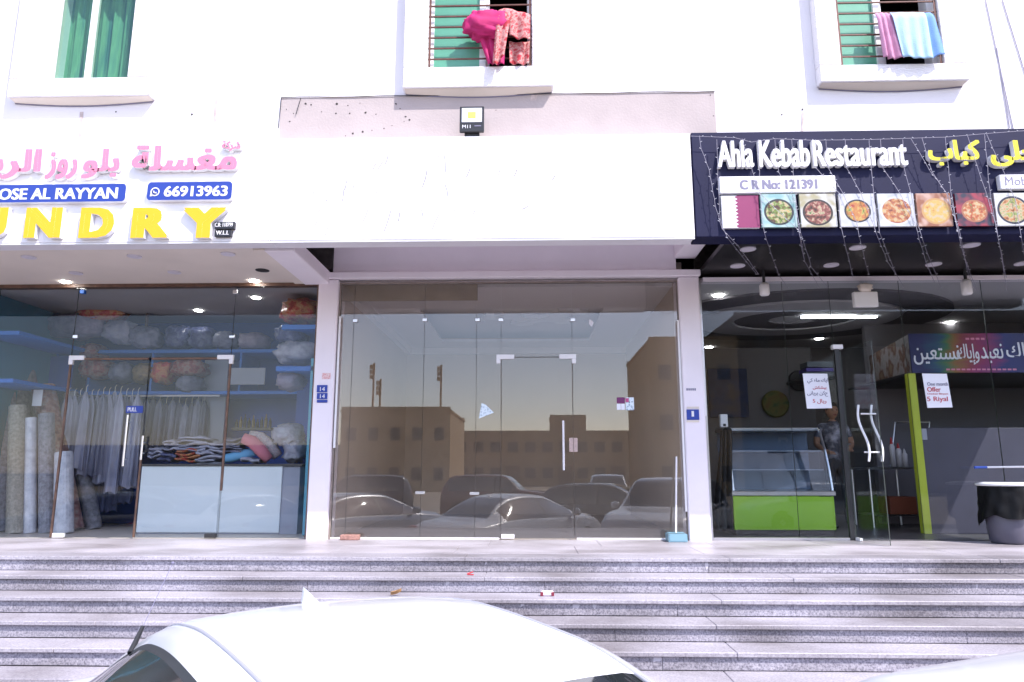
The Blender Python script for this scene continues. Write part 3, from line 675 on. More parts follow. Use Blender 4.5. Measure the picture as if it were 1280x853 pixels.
def dish(name, cloth, cloth2, rim, food, cx=0.5, cz=0.5, rad=0.4, seed=0.0):
    m = bpy.data.materials.new(name); m.use_nodes = True; nt = m.node_tree; p = nt.nodes['Principled BSDF']; p.inputs['Roughness'].default_value = 0.35
    tc = nt.nodes.new('ShaderNodeTexCoord'); L = nt.links.new
    def noise(scale, off, detail=3):
        mp = nt.nodes.new('ShaderNodeMapping'); mp.inputs['Location'].default_value = (off, 0, off * 1.7); L(tc.outputs['Generated'], mp.inputs[0])
        n = nt.nodes.new('ShaderNodeTexNoise'); n.inputs['Scale'].default_value = scale; n.inputs['Detail'].default_value = detail; L(mp.outputs[0], n.inputs['Vector']); return n.outputs['Fac']
    def ramp(fac, stops, const=False):
        r = nt.nodes.new('ShaderNodeValToRGB'); r.color_ramp.interpolation = 'CONSTANT' if const else 'LINEAR'
        for i, (ps, c) in enumerate(stops):
            e = r.color_ramp.elements[i] if i < 2 else r.color_ramp.elements.new(ps)
            e.position = ps; e.color = (*c, 1)
        L(fac, r.inputs[0]); return r.outputs[0]
    mp = nt.nodes.new('ShaderNodeMapping'); mp.inputs['Location'].default_value = (-cx, 0, -cz); mp.inputs['Scale'].default_value = (1, 0, 1.06); L(tc.outputs['Generated'], mp.inputs[0])
    ln = nt.nodes.new('ShaderNodeVectorMath'); ln.operation = 'LENGTH'; L(mp.outputs[0], ln.inputs[0])
    k = len(food); fo = ramp(noise(7.5, seed, 6), [(0.32 + 0.36 * i / (k - 1), c) for i, c in enumerate(food)])
    bg = ramp(noise(3.2, seed + 5, 1), [(0.42, cloth), (0.6, cloth2)])
    def mask(r): return ramp(ln.outputs['Value'], [(0.0, (1, 1, 1)), (r, (0, 0, 0))], True)
    def mix(f, a, b_):
        x = nt.nodes.new('ShaderNodeMix'); x.data_type = 'RGBA'; L(f, x.inputs[0])
        if isinstance(a, tuple): x.inputs[6].default_value = (*a, 1)
        else: L(a, x.inputs[6])
        if isinstance(b_, tuple): x.inputs[7].default_value = (*b_, 1)
        else: L(b_, x.inputs[7])
        return x.outputs[2]
    L(mix(mask(rad * 0.86), mix(mask(rad), bg, rim), fo), p.inputs['Base Color']); return m
G1, G2, RD_, OR, BR, CRM, YEL = (0.036, 0.120, 0.024), (0.150, 0.240, 0.048), (0.300, 0.036, 0.024), (0.420, 0.168, 0.048), (0.120, 0.042, 0.018), (0.450, 0.360, 0.228), (0.480, 0.330, 0.090)
dishes = [((0.217, 0.384, 0.384), (0.372, 0.484, 0.471), (0.031, 0.031, 0.031), [(0.025, 0.025, 0.019), BR, G2, CRM, YEL], .5, .48, .42),
          ((0.496, 0.496, 0.484), (0.341, 0.310, 0.186), (0.037, 0.025, 0.019), [(0.019, 0.012, 0.012), BR, (0.248, 0.074, 0.062), CRM, G1], .48, .46, .42),
          ((0.508, 0.508, 0.521), (0.434, 0.446, 0.484), (0.031, 0.031, 0.037), [RD_, OR, OR, YEL, G2], .5, .5, .37),
          ((0.384, 0.403, 0.434), (0.484, 0.496, 0.521), (0.496, 0.496, 0.496), [BR, (0.279, 0.081, 0.050), OR, CRM, YEL], .5, .5, .46),
          ((0.260, 0.099, 0.050), (0.465, 0.310, 0.248), (0.434, 0.248, 0.093), [OR, YEL, YEL, CRM, CRM], .55, .48, .42),
          ((0.019, 0.019, 0.037), (0.279, 0.031, 0.050), (0.310, 0.124, 0.062), [G2, RD_, OR, CRM, YEL], .5, .48, .36),
          ((0.465, 0.465, 0.484), (0.496, 0.496, 0.496), (0.019, 0.019, 0.031), [BR, OR, CRM, G2, YEL], .5, .5, .45),
          ((0.508, 0.508, 0.521), (0.434, 0.446, 0.484), (0.031, 0.031, 0.037), [G1, OR, G2, YEL, CRM], .5, .5, .4)]
fb = box_at(902.5, 244.5, 949, 285, YL + 0.02); fl = thing('flag_picture', 'white and maroon flag with a sawtooth edge', None, (fb[0], YS, fb[2])); attach(fl, rs); del_ = fl
fl['label'] = 'white and maroon flag with a sawtooth edge'
M['maroon'] = mat('maroon_print', (0.23, 0.02, 0.10), 0.5)
MB().bbox(*fb[:2], YL + 0.02, YS - 0.001, *fb[2:], 0.002).build('flag_board', M['white'], fl)
fz = MB(); y_ = YL + 0.0185; zx = fb[0] + (fb[1] - fb[0]) * 0.37; tw = (fb[1] - fb[0]) * 0.07; pts = []
for k in range(9):
    h = (fb[3] - fb[2]); z0 = fb[2] + h * k / 9; pts += [(zx + tw, y_, z0), (zx - tw * 0.2, y_, z0 + h / 18)]
pts.append((zx + tw, y_, fb[3]))
for a, b2 in zip(pts, pts[1:]): fz.face([a, (fb[1], y_, a[2]), (fb[1], y_, b2[2]), b2])
fz.build('maroon_field', M['maroon'], fl)
dx = [(950.5, 997), (999.5, 1047), (1048.5, 1096), (1097, 1145), (1145.5, 1191), (1194.5, 1242), (1243.5, 1290), (1292, 1340)]
for i, ((x0, x1), d) in enumerate(zip(dx, dishes)):
    b = box_at(x0 + 1, 242.8 - i * 0.25, x1 - 1.5, 284 - i * 0.3, YL)
    o = MB().box(b[0], b[1], YL, YL + 0.03, b[2], b[3]).build('dish_picture', dish('dish_print', *d[:4], d[4], d[5], d[6], seed=i * 2.3), rs)
# fairy lights in front of the restaurant sign
M['wire'] = mat('clear_wire', (0.27, 0.255, 0.32), 0.5); M['bulb'] = mat('clear_bulb', (0.55, 0.55, 0.6), 0.3)
def zp(x, y): return (860 + x / 3.048, 150 + y / 3.048)
strands = [
 ([(45, 60), (50, 110), (80, 190), (105, 330), (130, 415), (190, 480), (270, 590)], 'string of fairy lights leftmost on the dark blue sign, left of the white lettering'),
 ([(110, 75), (113, 180), (122, 380), (150, 450), (262, 590)], 'string of fairy lights down the left end of the flag picture'),
 ([(205, 72), (275, 285), (290, 430), (345, 590), (380, 640)], 'string of fairy lights crossing between the flag and the first dish'),
 ([(270, 75), (274, 280), (420, 420), (445, 540)], 'string of fairy lights falling from the letter K over the first dish'),
 ([(330, 75), (345, 200), (405, 300), (430, 430), (470, 560), (535, 640)], 'string of fairy lights from the first e of the second word'),
 ([(395, 75), (402, 200), (420, 400), (446, 540), (500, 640)], 'string of fairy lights between first and second dish pictures'),
 ([(485, 75), (490, 185), (580, 285), (575, 380), (600, 480), (630, 600)], 'string of fairy lights from the R down to the third dish'),
 ([(525, 75), (532, 180), (590, 280), (642, 390), (665, 500), (690, 590)], 'string of fairy lights crossing the middle of the third dish'),
 ([(598, 75), (602, 180), (660, 280), (706, 400), (760, 540), (825, 640)], 'string of fairy lights between third and fourth dish pictures'),
 ([(690, 75), (706, 280), (730, 430), (792, 590)], 'string of fairy lights dropping from the a to the left end of the fourth dish'),
 ([(733, 75), (737, 175), (802, 270), (866, 400), (905, 540), (940, 620)], 'string of fairy lights crossing the right half of the fourth dish'),
 ([(818, 75), (822, 180), (850, 280), (872, 390), (912, 510), (965, 640)], 'string of fairy lights from the last letter t to the fourth dish'),
 ([(850, 72), (920, 190), (985, 280), (1020, 390), (1052, 520), (1100, 650)], 'string of fairy lights starting in the gap before the yellow word'),
 ([(890, 68), (930, 200), (1000, 300), (1040, 450), (1066, 580), (1092, 640)], 'string of fairy lights crossing the first in the gap before the yellow word'),
 ([(980, 65), (1001, 270), (1022, 400), (1062, 560)], 'string of fairy lights over the middle of the yellow word'),
 ([(1065, 60), (1130, 262), (1170, 390), (1190, 500), (1216, 650)], 'string of fairy lights slanting off the end of the first yellow word'),
 ([(1130, 55), (1150, 270), (1172, 400), (1212, 600)], 'string of fairy lights between the two yellow words'),
 ([(1137, 55), (1200, 190), (1245, 300), (1265, 420), (1290, 560)], 'string of fairy lights crossing the second yellow word'),
]
def strand(px, label, yfun, seg=9):
    P = []
    for (x, y) in px: P.append(zp(x, y))
    path = []
    for a, b2 in zip(P, P[1:]):
        n = max(2, int(math.hypot(b2[0] - a[0], b2[1] - a[1]) / seg))
        for k in range(n): path.append((a[0] + (b2[0] - a[0]) * k / n, a[1] + (b2[1] - a[1]) * k / n))
    path.append(P[-1])
    pts = [at(x + rnd.uniform(-.5, .5), y, yfun(y)) for x, y in path]
    t = thing('fairy_light_string', label, 'fairy lights', pts[0], 'strings of fairy lights hung over the restaurant sign')
    MB().tube(pts, 0.0024, 4).build('wire', M['wire'], t)
    bm_ = MB()
    for i, p in enumerate(pts[1:]):
        s = -1 if i % 2 else 1; bm_.tube([p, p + Vector((s * 0.018, -0.004, 0.008))], [0.0018, 0.0032], 4)
    tag(bm_.build('bulbs', M['bulb'], t), kind='stuff')
yf = lambda y: YS - 0.08 if y < 298 else YS - 0.08 + (YG - 0.1 - YS) * min(1, (y - 298) / 60)
for px, lab in strands: strand(px, lab, yf)
strand([(10, 62), (180, 68), (240, 85), (330, 72), (480, 78), (700, 75), (980, 66), (1130, 53), (1300, 40)], 'string of fairy lights running along the top of the dark blue sign', lambda y: YS - 0.075, 12)

# floodlight standing on the blank sign
p = at(589, 165, YS + 0.1)
fx, fzz = p.x, ZT
fd = thing('floodlight', 'small black floodlight with a yellow chip on the blank sign', 'floodlight', (fx, YS + 0.08, ZT))
fw0, fw1 = at(574.5, 150, YS + .06).x, at(605, 150, YS + .06).x; fz0, fz1 = at(589, 166, YS + .06).z + 0.012, at(589, 133, YS + .06).z
MB().bbox(fw0, fw1, YS + 0.06, YS + 0.10, fz0, fz1, 0.006).build('housing', M['darkmetal'], fd)
fh = fz1 - fz0; M['reflector'] = mat('lamp_reflector', (0.72, 0.74, 0.82), 0.35, var=0.1, vscale=15); M['chip'] = mat('yellow_chip', (0.75, 0.72, 0.12), 0.4)
MB().bbox(fw0 + 0.022, fw1 - 0.022, YS + 0.054, YS + 0.0595, fz0 + fh * 0.36, fz1 - 0.022, 0.003).build('lamp_glass', M['reflector'], fd)
cxx = (fw0 + fw1) / 2; MB().bbox(cxx - 0.042, cxx + 0.042, YS + 0.050, YS + 0.0535, fz0 + fh * 0.52, fz0 + fh * 0.76, 0.002).build('lamp_chip', M['chip'], fd)
letters('print', 'M11', fw0 + 0.03, fw0 + 0.115, fz0 + fh * 0.13, fz0 + fh * 0.26, YS + 0.057, 0.002, [M['paper']], fd)
MB().box(fw1 - 0.10, fw1 - 0.03, YS + 0.057, YS + 0.0595, fz0 + fh * 0.2, fz0 + fh * 0.235).build('print', M['greytext'], fd)
MB().box(fw0 + 0.05, fw1 - 0.05, YS + 0.101, YS + 0.13, ZT, fz0 + 0.05).build('bracket', M['darkmetal'], fd)
# number plates on the pillars
np_ = thing('number_plate', 'two blue number plates stacked on the left pillar beside the laundry', 'plate', at(402, 503, YP))
for (y0, y1) in ((481.5, 490.5), (491.5, 499), (500, 503.5)):
    b = box_at(396, y0, 409, y1, YP - 0.012); plate('plate', b, YP - 0.012, YP - 0.001, M['blue'], np_, 0.002)
for y0, y1 in ((484, 489), (493, 498)):
    lt('number', '14', (400, y0, 406, y1), [M['white']], 0.002, YP - 0.0145, np_)
np2 = thing('number_plate', 'single blue number plate on the pillar beside the restaurant', 'plate', at(866, 524, YP))
b = box_at(858.5, 512, 874, 525, YP - 0.012); plate('plate', b, YP - 0.012, YP - 0.001, M['blue'], np2, 0.002)
lt('number', '1', (864.5, 514, 867.5, 521), [M['white']], 0.002, YP - 0.0145, np2)
b = box_at(858.5, 508.5, 874, 511, YP - 0.008); plate('clip', b, YP - 0.008, YP - 0.001, M['beige'], np2, 0.001); b = box_at(858.5, 525.5, 874, 528, YP - 0.008); plate('clip', b, YP - 0.008, YP - 0.001, M['beige'], np2, 0.001)
b = box_at(402.5, 466.5, 413, 474, YP - 0.004); s1 = thing('sticker', 'small red and pink sticker on the left pillar', 'sticker', at(408, 474, YP)); M['pinkpaper'] = multi('pink_print', [(0.6, 0.15, 0.15), (0.75, 0.5, 0.5), (0.8, 0.7, 0.7)], 60, stretch=(1, 1, 1)); plate('print', b, YP - 0.004, YP - 0.001, M['pinkpaper'], s1, 0.0005)
mk = MB()
for k in range(5):
    b = box_at(858 + k * 2.5, 485.6, 859.8 + k * 2.5, 488.4, YP - 0.002); mk.box(b[0], b[1], YP - 0.002, YP - 0.0005, b[2], b[3])
tag(mk.build('stencil_mark', M['greytext']), 'faint grey stencil on the restaurant pillar above its blue plate', 'stencil')

# ================================================================== SHOP FRONTS
ZD = at(670, 447, YG).z                   # head of the doors
def gx(px, py=550, Y=YG): return at(px, py, Y).x
GT = 0.010
def pane(x0, x1, z0, z1, parent, m, name='glass_pane', Y=YG):
    mb = MB(); g = 0.002
    mb.box(x0 + g, x1 - g, Y, Y + GT, z0, z1, 0)
    for i in range(6):
        mb.m[i] = 0 if i in (2, 4) else 1
    return mb.build(name, [m, M['edge']], parent)
def clip(px, py, parent, w=0.07, h=0.035, name='glass_clip', m=None):
    p = at(px, py, YG - 0.01); mb = MB()
    mb.bbox(p.x - w / 2, p.x + w / 2, YG - 0.018, YG + 0.028, p.z - h / 2, p.z + h / 2, 0.004); return mb.build(name, m or M['steel'], parent)
def corner_patch(px0, px1, side, z, parent):               # L shaped fitting at a door corner
    x0, x1 = gx(px0, 447), gx(px1, 447); mb = MB(); h = 0.055
    mb.bbox(x0, x1, YG - 0.016, YG + 0.026, z, z + h, 0.003)
    if side < 0: mb.bbox(x0, x0 + 0.05, YG - 0.0155, YG + 0.0255, z - 0.055, z - 0.0005, 0.003)
    else: mb.bbox(x1 - 0.05, x1, YG - 0.0155, YG + 0.0255, z - 0.055, z - 0.0005, 0.003)
    return tag(mb.build('patch_fitting', M['alu'], parent), kind=None)
def floor_patch(px0, px1, parent, m=None):
    x0, x1 = gx(px0, 668), gx(px1, 668); mb = MB(); mb.bbox(x0, x1, YG - 0.016, YG + 0.026, 0.012, 0.06, 0.003); return mb.build('floor_patch', m or M['alu'], parent)
# ---- middle shop
sf = thing('glass_shopfront', 'frameless glass shopfront of the empty shop between the two pillars', 'shopfront', ((L1 + R0) / 2, YG, 0))
E0, E1 = gx(418.5), gx(854)
fr = MB(); fr.bbox(L1 + 0.002, E0, YG - 0.02, YG + 0.04, 0.0, ZG, 0.003); fr.build('side_channel', M['channel'], sf)
fr = MB(); fr.bbox(E1, R0 - 0.002, YG - 0.02, YG + 0.04, 0.0, ZG, 0.003); fr.build('side_channel', M['channel'], sf)
fr = MB(); fr.bbox(L1 + 0.002, R0 - 0.002, YG - 0.02, YG + 0.04, ZG + 0.001, ZG + 0.02, 0.003); fr.build('top_channel', M['channel'], sf)
fr = MB(); fr.bbox(E0 + 0.001, gx(625) - 0.005, YG - 0.015, YG + 0.025, 0.0, 0.022, 0.003); fr.build('bottom_channel', M['alu'], sf)
fr = MB(); fr.bbox(gx(719), E1 - 0.001, YG - 0.015, YG + 0.025, 0.0, 0.022, 0.003); fr.build('bottom_channel', M['alu'], sf)
jx = [E0, gx(436), gx(527.5), gx(594.5), gx(626)]
for a, b in zip(jx, jx[1:]): pane(a, b, 0.023, ZG, sf, M['glassmid'])
pane(gx(626), gx(717), ZD + 0.008, ZG, sf, M['glassmid'])
pane(gx(717), E1, 0.023, ZG, sf, M['glassmid'])
dr = pane(gx(626.5), gx(716.5), 0.015, ZD, sf, M['glassmid'], 'door')
dl = attach
corner_patch(620.5, 643, -1, ZD - 0.02, sf); corner_patch(699, 720, 1, ZD - 0.02, sf)
floor_patch(626.5, 643, dr)
hb = MB(); p0 = at(704, 526, YG - 0.05); p1 = at(704, 588, YG - 0.05); hb.tube([p0, (p0.x, p0.y, p1.z)], 0.013, 10)
for z in (p0.z - 0.06, p1.z + 0.06): hb.tube([(p0.x, YG - 0.05, z), (p0.x, YG + 0.0, z)], 0.008, 8)
hb.build('handle', M['alu'], dr)
for (x, y) in ((444, 401), (531, 400), (597, 400), (626, 400), (716, 400)): clip(x, y, sf, 0.06, 0.04)
for (x, y) in ((525, 616), (593, 617)): clip(x, y, sf, 0.11, 0.035)
# ---- laundry
sl2 = thing('glass_shopfront', 'glass shopfront of the laundry with brown edged doors', 'shopfront', (-4.5, YG, 0))
A0 = XL + 0.31; A1 = L0 - 0.004; d0, d1, d2 = gx(77), gx(178), gx(281)
fr = MB(); fr.bbox(A1 - 0.025, A1, YG - 0.019, YG + 0.04, 0.0, ZG - 0.016, 0.003); fr.build('side_channel', M['brownmetal'], sl2)
pane(A0, gx(-25), 0.01, ZG - 0.016, sl2, M['glass']); 
xa = gx(-25); pane(xa, d0, 0.01, ZG - 0.016, sl2, M['glass'])
pane(d0, d2, ZD + 0.02, ZG - 0.016, sl2, M['glass']); pane(d2, A1 - 0.026, 0.01, ZG - 0.016, sl2, M['glass'])
for (a, b, lab) in ((d0, d1, None), (d1, d2, None)):
    dd = pane(a + 0.004, b - 0.004, 0.015, ZD - 0.01, sl2, M['glass'], 'door')
    first = a == d0
    e = MB()
    if first: e.bbox(a - 0.012, a + 0.014, YG - 0.006, YG + 0.016, 0.014, ZD - 0.02, 0.003)
    else: e.bbox(b - 0.014, b + 0.012, YG - 0.006, YG + 0.016, 0.55, ZD - 0.02, 0.003)
    e.build('edge_strip', M['brownmetal'], dd)
    e = MB(); e.bbox(a + 0.02, b - 0.02, YG - 0.006, YG + 0.016, ZD - 0.008, ZD + 0.018, 0.003); e.build('head_strip', M['brownmetal'], dd)
    hx = gx(161, 540) if first else gx(181, 555)
    h = MB(); z0_, z1_ = (at(160, 583, YG - .05).z, at(160, 519, YG - .05).z) if first else (at(180, 575, YG - .05).z, at(180, 545, YG - .05).z)
    h.tube([(hx, YG - 0.055, z0_), (hx, YG - 0.055, z1_)], 0.013, 10)
    for z in (z0_ + 0.08, z1_ - 0.08): h.tube([(hx, YG - 0.055, z), (hx, YG - 0.001, z)], 0.008, 8)
    h.build('handle', M['steel'], dd)
    if not first:
        e = MB(); e.bbox(a - 0.01, a + 0.012, YG - 0.006, YG + 0.016, 0.014, 1.0, 0.003); e.build('edge_strip', M['brownmetal'], dd)
    floor_patch(66 if first else 256, 80 if first else 270, dd, M['alu'] if first else M['darkmetal'])
ps = box_at(157.5, 507.5, 178.5, 516.5, YG - 0.006); pls = thing('pull_sticker', 'blue sticker reading PULL on the laundry door', 'sticker', at(168, 517, YG))
plate('sticker', ps, YG - 0.005, YG - 0.001, M['blue'], pls, 0.001); lt('word', 'PULL', (159.5, 509.5, 171, 514.5), [M['white']], 0.001, YG - 0.0065, pls, bold=0.03)
corner_patch(87, 106, -1, ZD - 0.008, sl2); corner_patch(272, 292, 1, ZD - 0.008, sl2)
clip(103, 365, sl2, 0.06, 0.045, m=M['blueshelf']); clip(294, 365, sl2, 0.06, 0.05); clip(94, 421, sl2, 0.06, 0.04); clip(290, 421, sl2, 0.07, 0.03)
# ---- restaurant
sr2 = thing('glass_shopfront', 'dark glass shopfront of the restaurant with its door standing open', 'shopfront', (4.0, YG, 0))
B0 = R1 + 0.004; j1, hp, dpx = gx(991), gx(1055), gx(1143)
e = MB(); e.bbox(B0, B0 + 0.03, YG - 0.019, YG + 0.04, 0.0, ZG - 0.001, 0.003); e.build('side_channel', M['steel'], sr2)
e = MB(); e.bbox(B0 + 0.031, hp - 0.03, YG - 0.015, YG + 0.025, 0.0, 0.03, 0.003); e.build('bottom_channel', M['steel'], sr2)
pane(B0 + 0.03, j1, 0.031, ZG - 0.001, sr2, M['glass']); pane(j1, hp - 0.03, 0.031, ZG - 0.001, sr2, M['glass'])
zt = at(1045, 437, YG).z
pane(hp - 0.03, dpx, zt + 0.03, ZG - 0.001, sr2, M['glass']); pane(dpx, gx(1250), 0.015, ZG - 0.001, sr2, M['glass']); pane(gx(1250), XR - 0.21, 0.015, ZG - 0.001, sr2, M['glass'])
e = MB(); e.bbox(hp - 0.028, hp + 0.028, YG - 0.02, YG + 0.03, 0.005, zt + 0.0, 0.004); e.build('door_post', M['darkmetal'], sr2)
e = MB(); e.bbox(hp - 0.05, hp + 0.07, YG - 0.03, YG + 0.04, zt + 0.001, zt + 0.055, 0.004); e.build('pivot_fitting', M['alu'], sr2)
leaf = thing('door', None, None, (hp + 0.035, YG - 0.02, 0.0)); attach(leaf, sr2); leaf['label'] = 'glass door leaf swung out towards the steps'
fe = at(1113, 680, 7.72); lv = Vector((fe.x - hp - 0.035, fe.y - YG + 0.02, 0)); LW = lv.length; ld = lv / LW; lnrm = Vector((-ld.y, ld.x, 0))
o0 = Vector((hp + 0.035, YG - 0.02, 0))
def lp(t, n, z): return o0 + ld * (t * LW) + lnrm * n + Vector((0, 0, z))
mb = MB(); hz0, hz1 = 0.012, zt - 0.02
c8 = [lp(t, n, z) for z in (hz0, hz1) for n in (-0.005, 0.005) for t in (0, 1)]
for qd, mi in (((0, 2, 3, 1), 1), ((4, 5, 7, 6), 1), ((0, 1, 5, 4), 0), ((1, 3, 7, 5), 1), ((3, 2, 6, 7), 0), ((2, 0, 4, 6), 1)): mb.face([c8[i] for i in qd], mi)
mb.build('leaf_glass', [M['glass'], M['edge']], leaf)
h = MB()
for sgn in (-1, 1):
    pts = []
    for k in range(17):
        t = k / 16; z = 0.88 + 0.62 * t; pts.append(lp(0.72 - 0.16 * (t - 0.5), sgn * 0.075 + 0.03 * math.sin(t * 2 * math.pi), z))
    h.tube(pts, 0.013, 8)
for z in (0.98, 1.40): h.tube([lp(0.72, -0.085, z), lp(0.72, 0.085, z)], 0.009, 8)
h.build('handle', M['alu'], leaf)
mb = MB(); mb.tube([lp(0.02, 0, 0.02), lp(0.16, 0, 0.02)], 0.022, 4); mb.build('floor_patch', M['alu'], leaf)
for n_, (x0, y0, x1, y1, lines, lab) in enumerate((
    (1006, 467, 1037, 511, [(arabic('ايك ماه كي'), 'b', 473, 480), (arabic('بيشكش'), 'r', 482.5, 487.5), (arabic('جكن بريانى'), 'b', 489, 496), ('5 ' + arabic('ريال'), 'r', 499, 505)], 'white paper notice in Arabic script taped beside the restaurant door post'),
    (1156, 467, 1187, 510, [('One month', 'g', 478, 482.5), ('Offer', 'r', 484, 490), ('Chicken Biryani', 'r', 491.5, 494), ('5 Riyal', 'r', 496, 503.5)], 'white paper notice offering 5 Riyal on the restaurant glass'))):
    b = box_at(x0, y0, x1, y1, YG - 0.004); nt_ = thing('paper_notice', lab, 'notice', at((x0 + x1) / 2, y1, YG))
    mb = MB(); mb.face([(b[0] - 0.01, YG - 0.003, b[3]), (b[0] + 0.01, YG - 0.006, b[2]), (b[1] + 0.012, YG - 0.005, b[2] + 0.005), (b[1] - 0.01, YG - 0.003, b[3] - 0.004)])
    mb.face([(b[0] - 0.01, YG - 0.001, b[3]), (b[0] + 0.01, YG - 0.001, b[2]), (b[1] + 0.012, YG - 0.001, b[2] + 0.005), (b[1] - 0.01, YG - 0.001, b[3] - 0.004)][::-1])
    mb.build('sheet', M['paper'], nt_)
    for (tx_, cl, ya, yb) in lines:
        w = 26 if len(tx_) > 6 else 17
        lt('print', tx_, (x0 + 3 if cl != 'r' or n_ else x1 - 4 - w, ya, x0 + 3 + w if cl != 'r' or n_ else x1 - 4, yb), [M['redtext'] if cl == 'r' else M['greytext']], 0.001, YG - 0.008, nt_, bold=0.02)

# stickers on the middle glass
def flat(name, pts, Y, m, label, cat):
    P = [at(x, y, Y) for x, y in pts]; mb = MB(); mb.face([tuple(p) for p in P]); mb.face([(p.x, Y + 0.002, p.z) for p in P][::-1])
    for i in range(len(P)): a, b2 = P[i], P[(i + 1) % len(P)]; mb.face([a, (a.x, Y + 0.002, a.z), (b2.x, Y + 0.002, b2.z), b2])
    return tag(mb.build(name, m), label, cat)
M['flyer'] = multi('printed_flyer', [(0.12, 0.2, 0.3), (0.7, 0.8, 0.85), (0.75, 0.82, 0.86)], 40)
flat('torn_flyer', [(602, 504), (598.5, 523.5), (617.5, 516), (607, 506)][::-1], YG - 0.004, M['flyer'], 'torn triangular flyer stuck on the empty shop glass left of the door', 'flyer')
pf = thing('rental_sticker', 'purple and white rental sticker on the right pane of the empty shop', 'sticker', at(781, 513, YG))
M['purple'] = mat('purple_print', (0.16, 0.02, 0.12), 0.5); M['magenta'] = mat('magenta_print', (0.5, 0.08, 0.22), 0.5)
for px, m_ in (((771, 497, 781, 504.5), 'purple'), ((771, 505, 776, 512.5), 'paper'), ((776.5, 505, 781, 512.5), 'paper'), ((782, 497, 792.5, 513), 'flyer'), ((782, 498, 786, 503), 'magenta')):
    b = box_at(*px, YG - 0.003); k = 0.001 if m_ == 'magenta' else 0
    MB().box(b[0], b[1], YG - 0.003 - k, YG - 0.001, b[2], b[3]).build('panel', M[m_], pf)
b = box_at(711.5, 547.5, 722, 565, YG - 0.003); tg = thing('paper_tag', 'small buff paper tag on the glass by the door handle', 'tag', at(717, 565, YG)); M['buff'] = mat('buff_paper', (0.55, 0.42, 0.38), 0.8, var=0.2, vscale=30)
for x0, x1 in ((711.5, 716.5), (717.2, 722)):
    b = box_at(x0, 547.5, x1, 565, YG - 0.003); MB().box(b[0], b[1], YG - 0.003, YG - 0.001, b[2], b[3]).build('paper_half', M['buff'], tg)
flat('white_scrap', [(737, 399), (742, 403), (740, 409), (736, 405)][::-1], YG - 0.003, M['paper'], 'white torn scrap high on the empty shop glass', 'scrap')

# ================================================================== THINGS ON THE PLATFORM AND STEPS
# long handled dustpan
dp = thing('dustpan', 'light blue long handled dustpan leaning by the right pillar', 'dustpan', (at(847, 675, YG - 0.26).x, YG - 0.26, 0))
p = at(847.5, 675, YG - 0.26); w0, w1 = at(836, 675, YG - 0.26).x, at(859.5, 675, YG - 0.26).x; M['paleblue'] = mat('pale_blue_plastic', (0.20, 0.36, 0.44), 0.45)
mb = MB(); mb.box(w0, w1, p.y, p.y + 0.2, 0.002, 0.012); mb.box(w0, w0 + 0.012, p.y + 0.001, p.y + 0.2, 0.0125, 0.085); mb.box(w1 - 0.012, w1, p.y + 0.001, p.y + 0.2, 0.0125, 0.085); mb.box(w0 + 0.0125, w1 - 0.0125, p.y - 0.004, p.y + 0.008, 0.0125, 0.09); mb.box(w0 + 0.0125, w1 - 0.0125, p.y + 0.08, p.y + 0.2, 0.088, 0.096)
mb.build('pan', M['paleblue'], dp)
q1 = at(845.5, 571, YG - 0.05); MB().tube([(p.x, p.y + 0.1, 0.096), q1], 0.011, 8).build('handle', M['white'], dp)
# brick holding the glass
a, b2 = at(424.5, 672.5, YG - 0.14), at(448, 672.5, YG - 0.14); M['brick'] = mat('pink_brick', (0.42, 0.23, 0.19), 0.95, var=0.3, vscale=18, bump=0.6, bscale=70)
brk = MB(); brk.bbox(a.x, b2.x, a.y, a.y + 0.1, 0.001, 0.06, 0.008)
tag(brk.build('brick', M['brick']), 'pinkish brick lying against the empty shop glass at its left corner', 'brick')
# litter
def crumple(name, px, py, z, s, m, lab, cat, seed):
    p = atz(px, py, z); mb = MB(); mb.blob((p.x, p.y, z + s[2] * 0.8), s, seed, 0.5, 3, 6, 8); return tag(mb.build(name, m), lab, cat)
M['leafm'] = mat('dry_leaf', (0.5, 0.28, 0.12), 0.8, var=0.3, vscale=30)
p = at(495, 738.5, EDGE - 2 * TR + 0.12); mb = MB(); mb.grid(lambda u, v: (p.x + (u - .5) * 0.09, p.y + (v - .5) * 0.05 * math.sin(math.pi * (0.1 + 0.8 * u)), -2 * RI + 0.012 + 0.05 * abs(v - .5) + 0.03 * u * u), 6, 4); mb.grid(lambda u, v: (p.x + (u - .5) * 0.09, p.y + (.5 - v) * 0.05 * math.sin(math.pi * (0.1 + 0.8 * u)), -2 * RI + 0.010 + 0.05 * abs(v - .5) + 0.03 * u * u), 6, 4)
tag(mb.build('dry_leaf', M['leafm']), 'dry curled orange leaf on the second step tread', 'leaf')
p = at(684, 740, EDGE - 2 * TR + 0.16); M['wrapm'] = mat('wrapper', (0.7, 0.62, 0.66), 0.5)
wr_ = thing('crushed_carton', 'crushed white carton with dark red ends on the steps', 'carton', (p.x, p.y, -2 * RI))
mb = MB(); mb.bbox(p.x - 0.055, p.x + 0.055, p.y - 0.02, p.y + 0.03, -2 * RI + 0.001, -2 * RI + 0.042, 0.01); mb.build('carton', M['wrapm'], wr_)
M['darkred'] = mat('dark_red_print', (0.2, 0.02, 0.04), 0.5)
for s in (-1, 1): MB().bbox(p.x + s * 0.046 - 0.012, p.x + s * 0.046 + 0.012, p.y - 0.0235, p.y - 0.0205, -2 * RI + 0.004, -2 * RI + 0.036, 0.001).build('printed_end', M['darkred'], wr_)
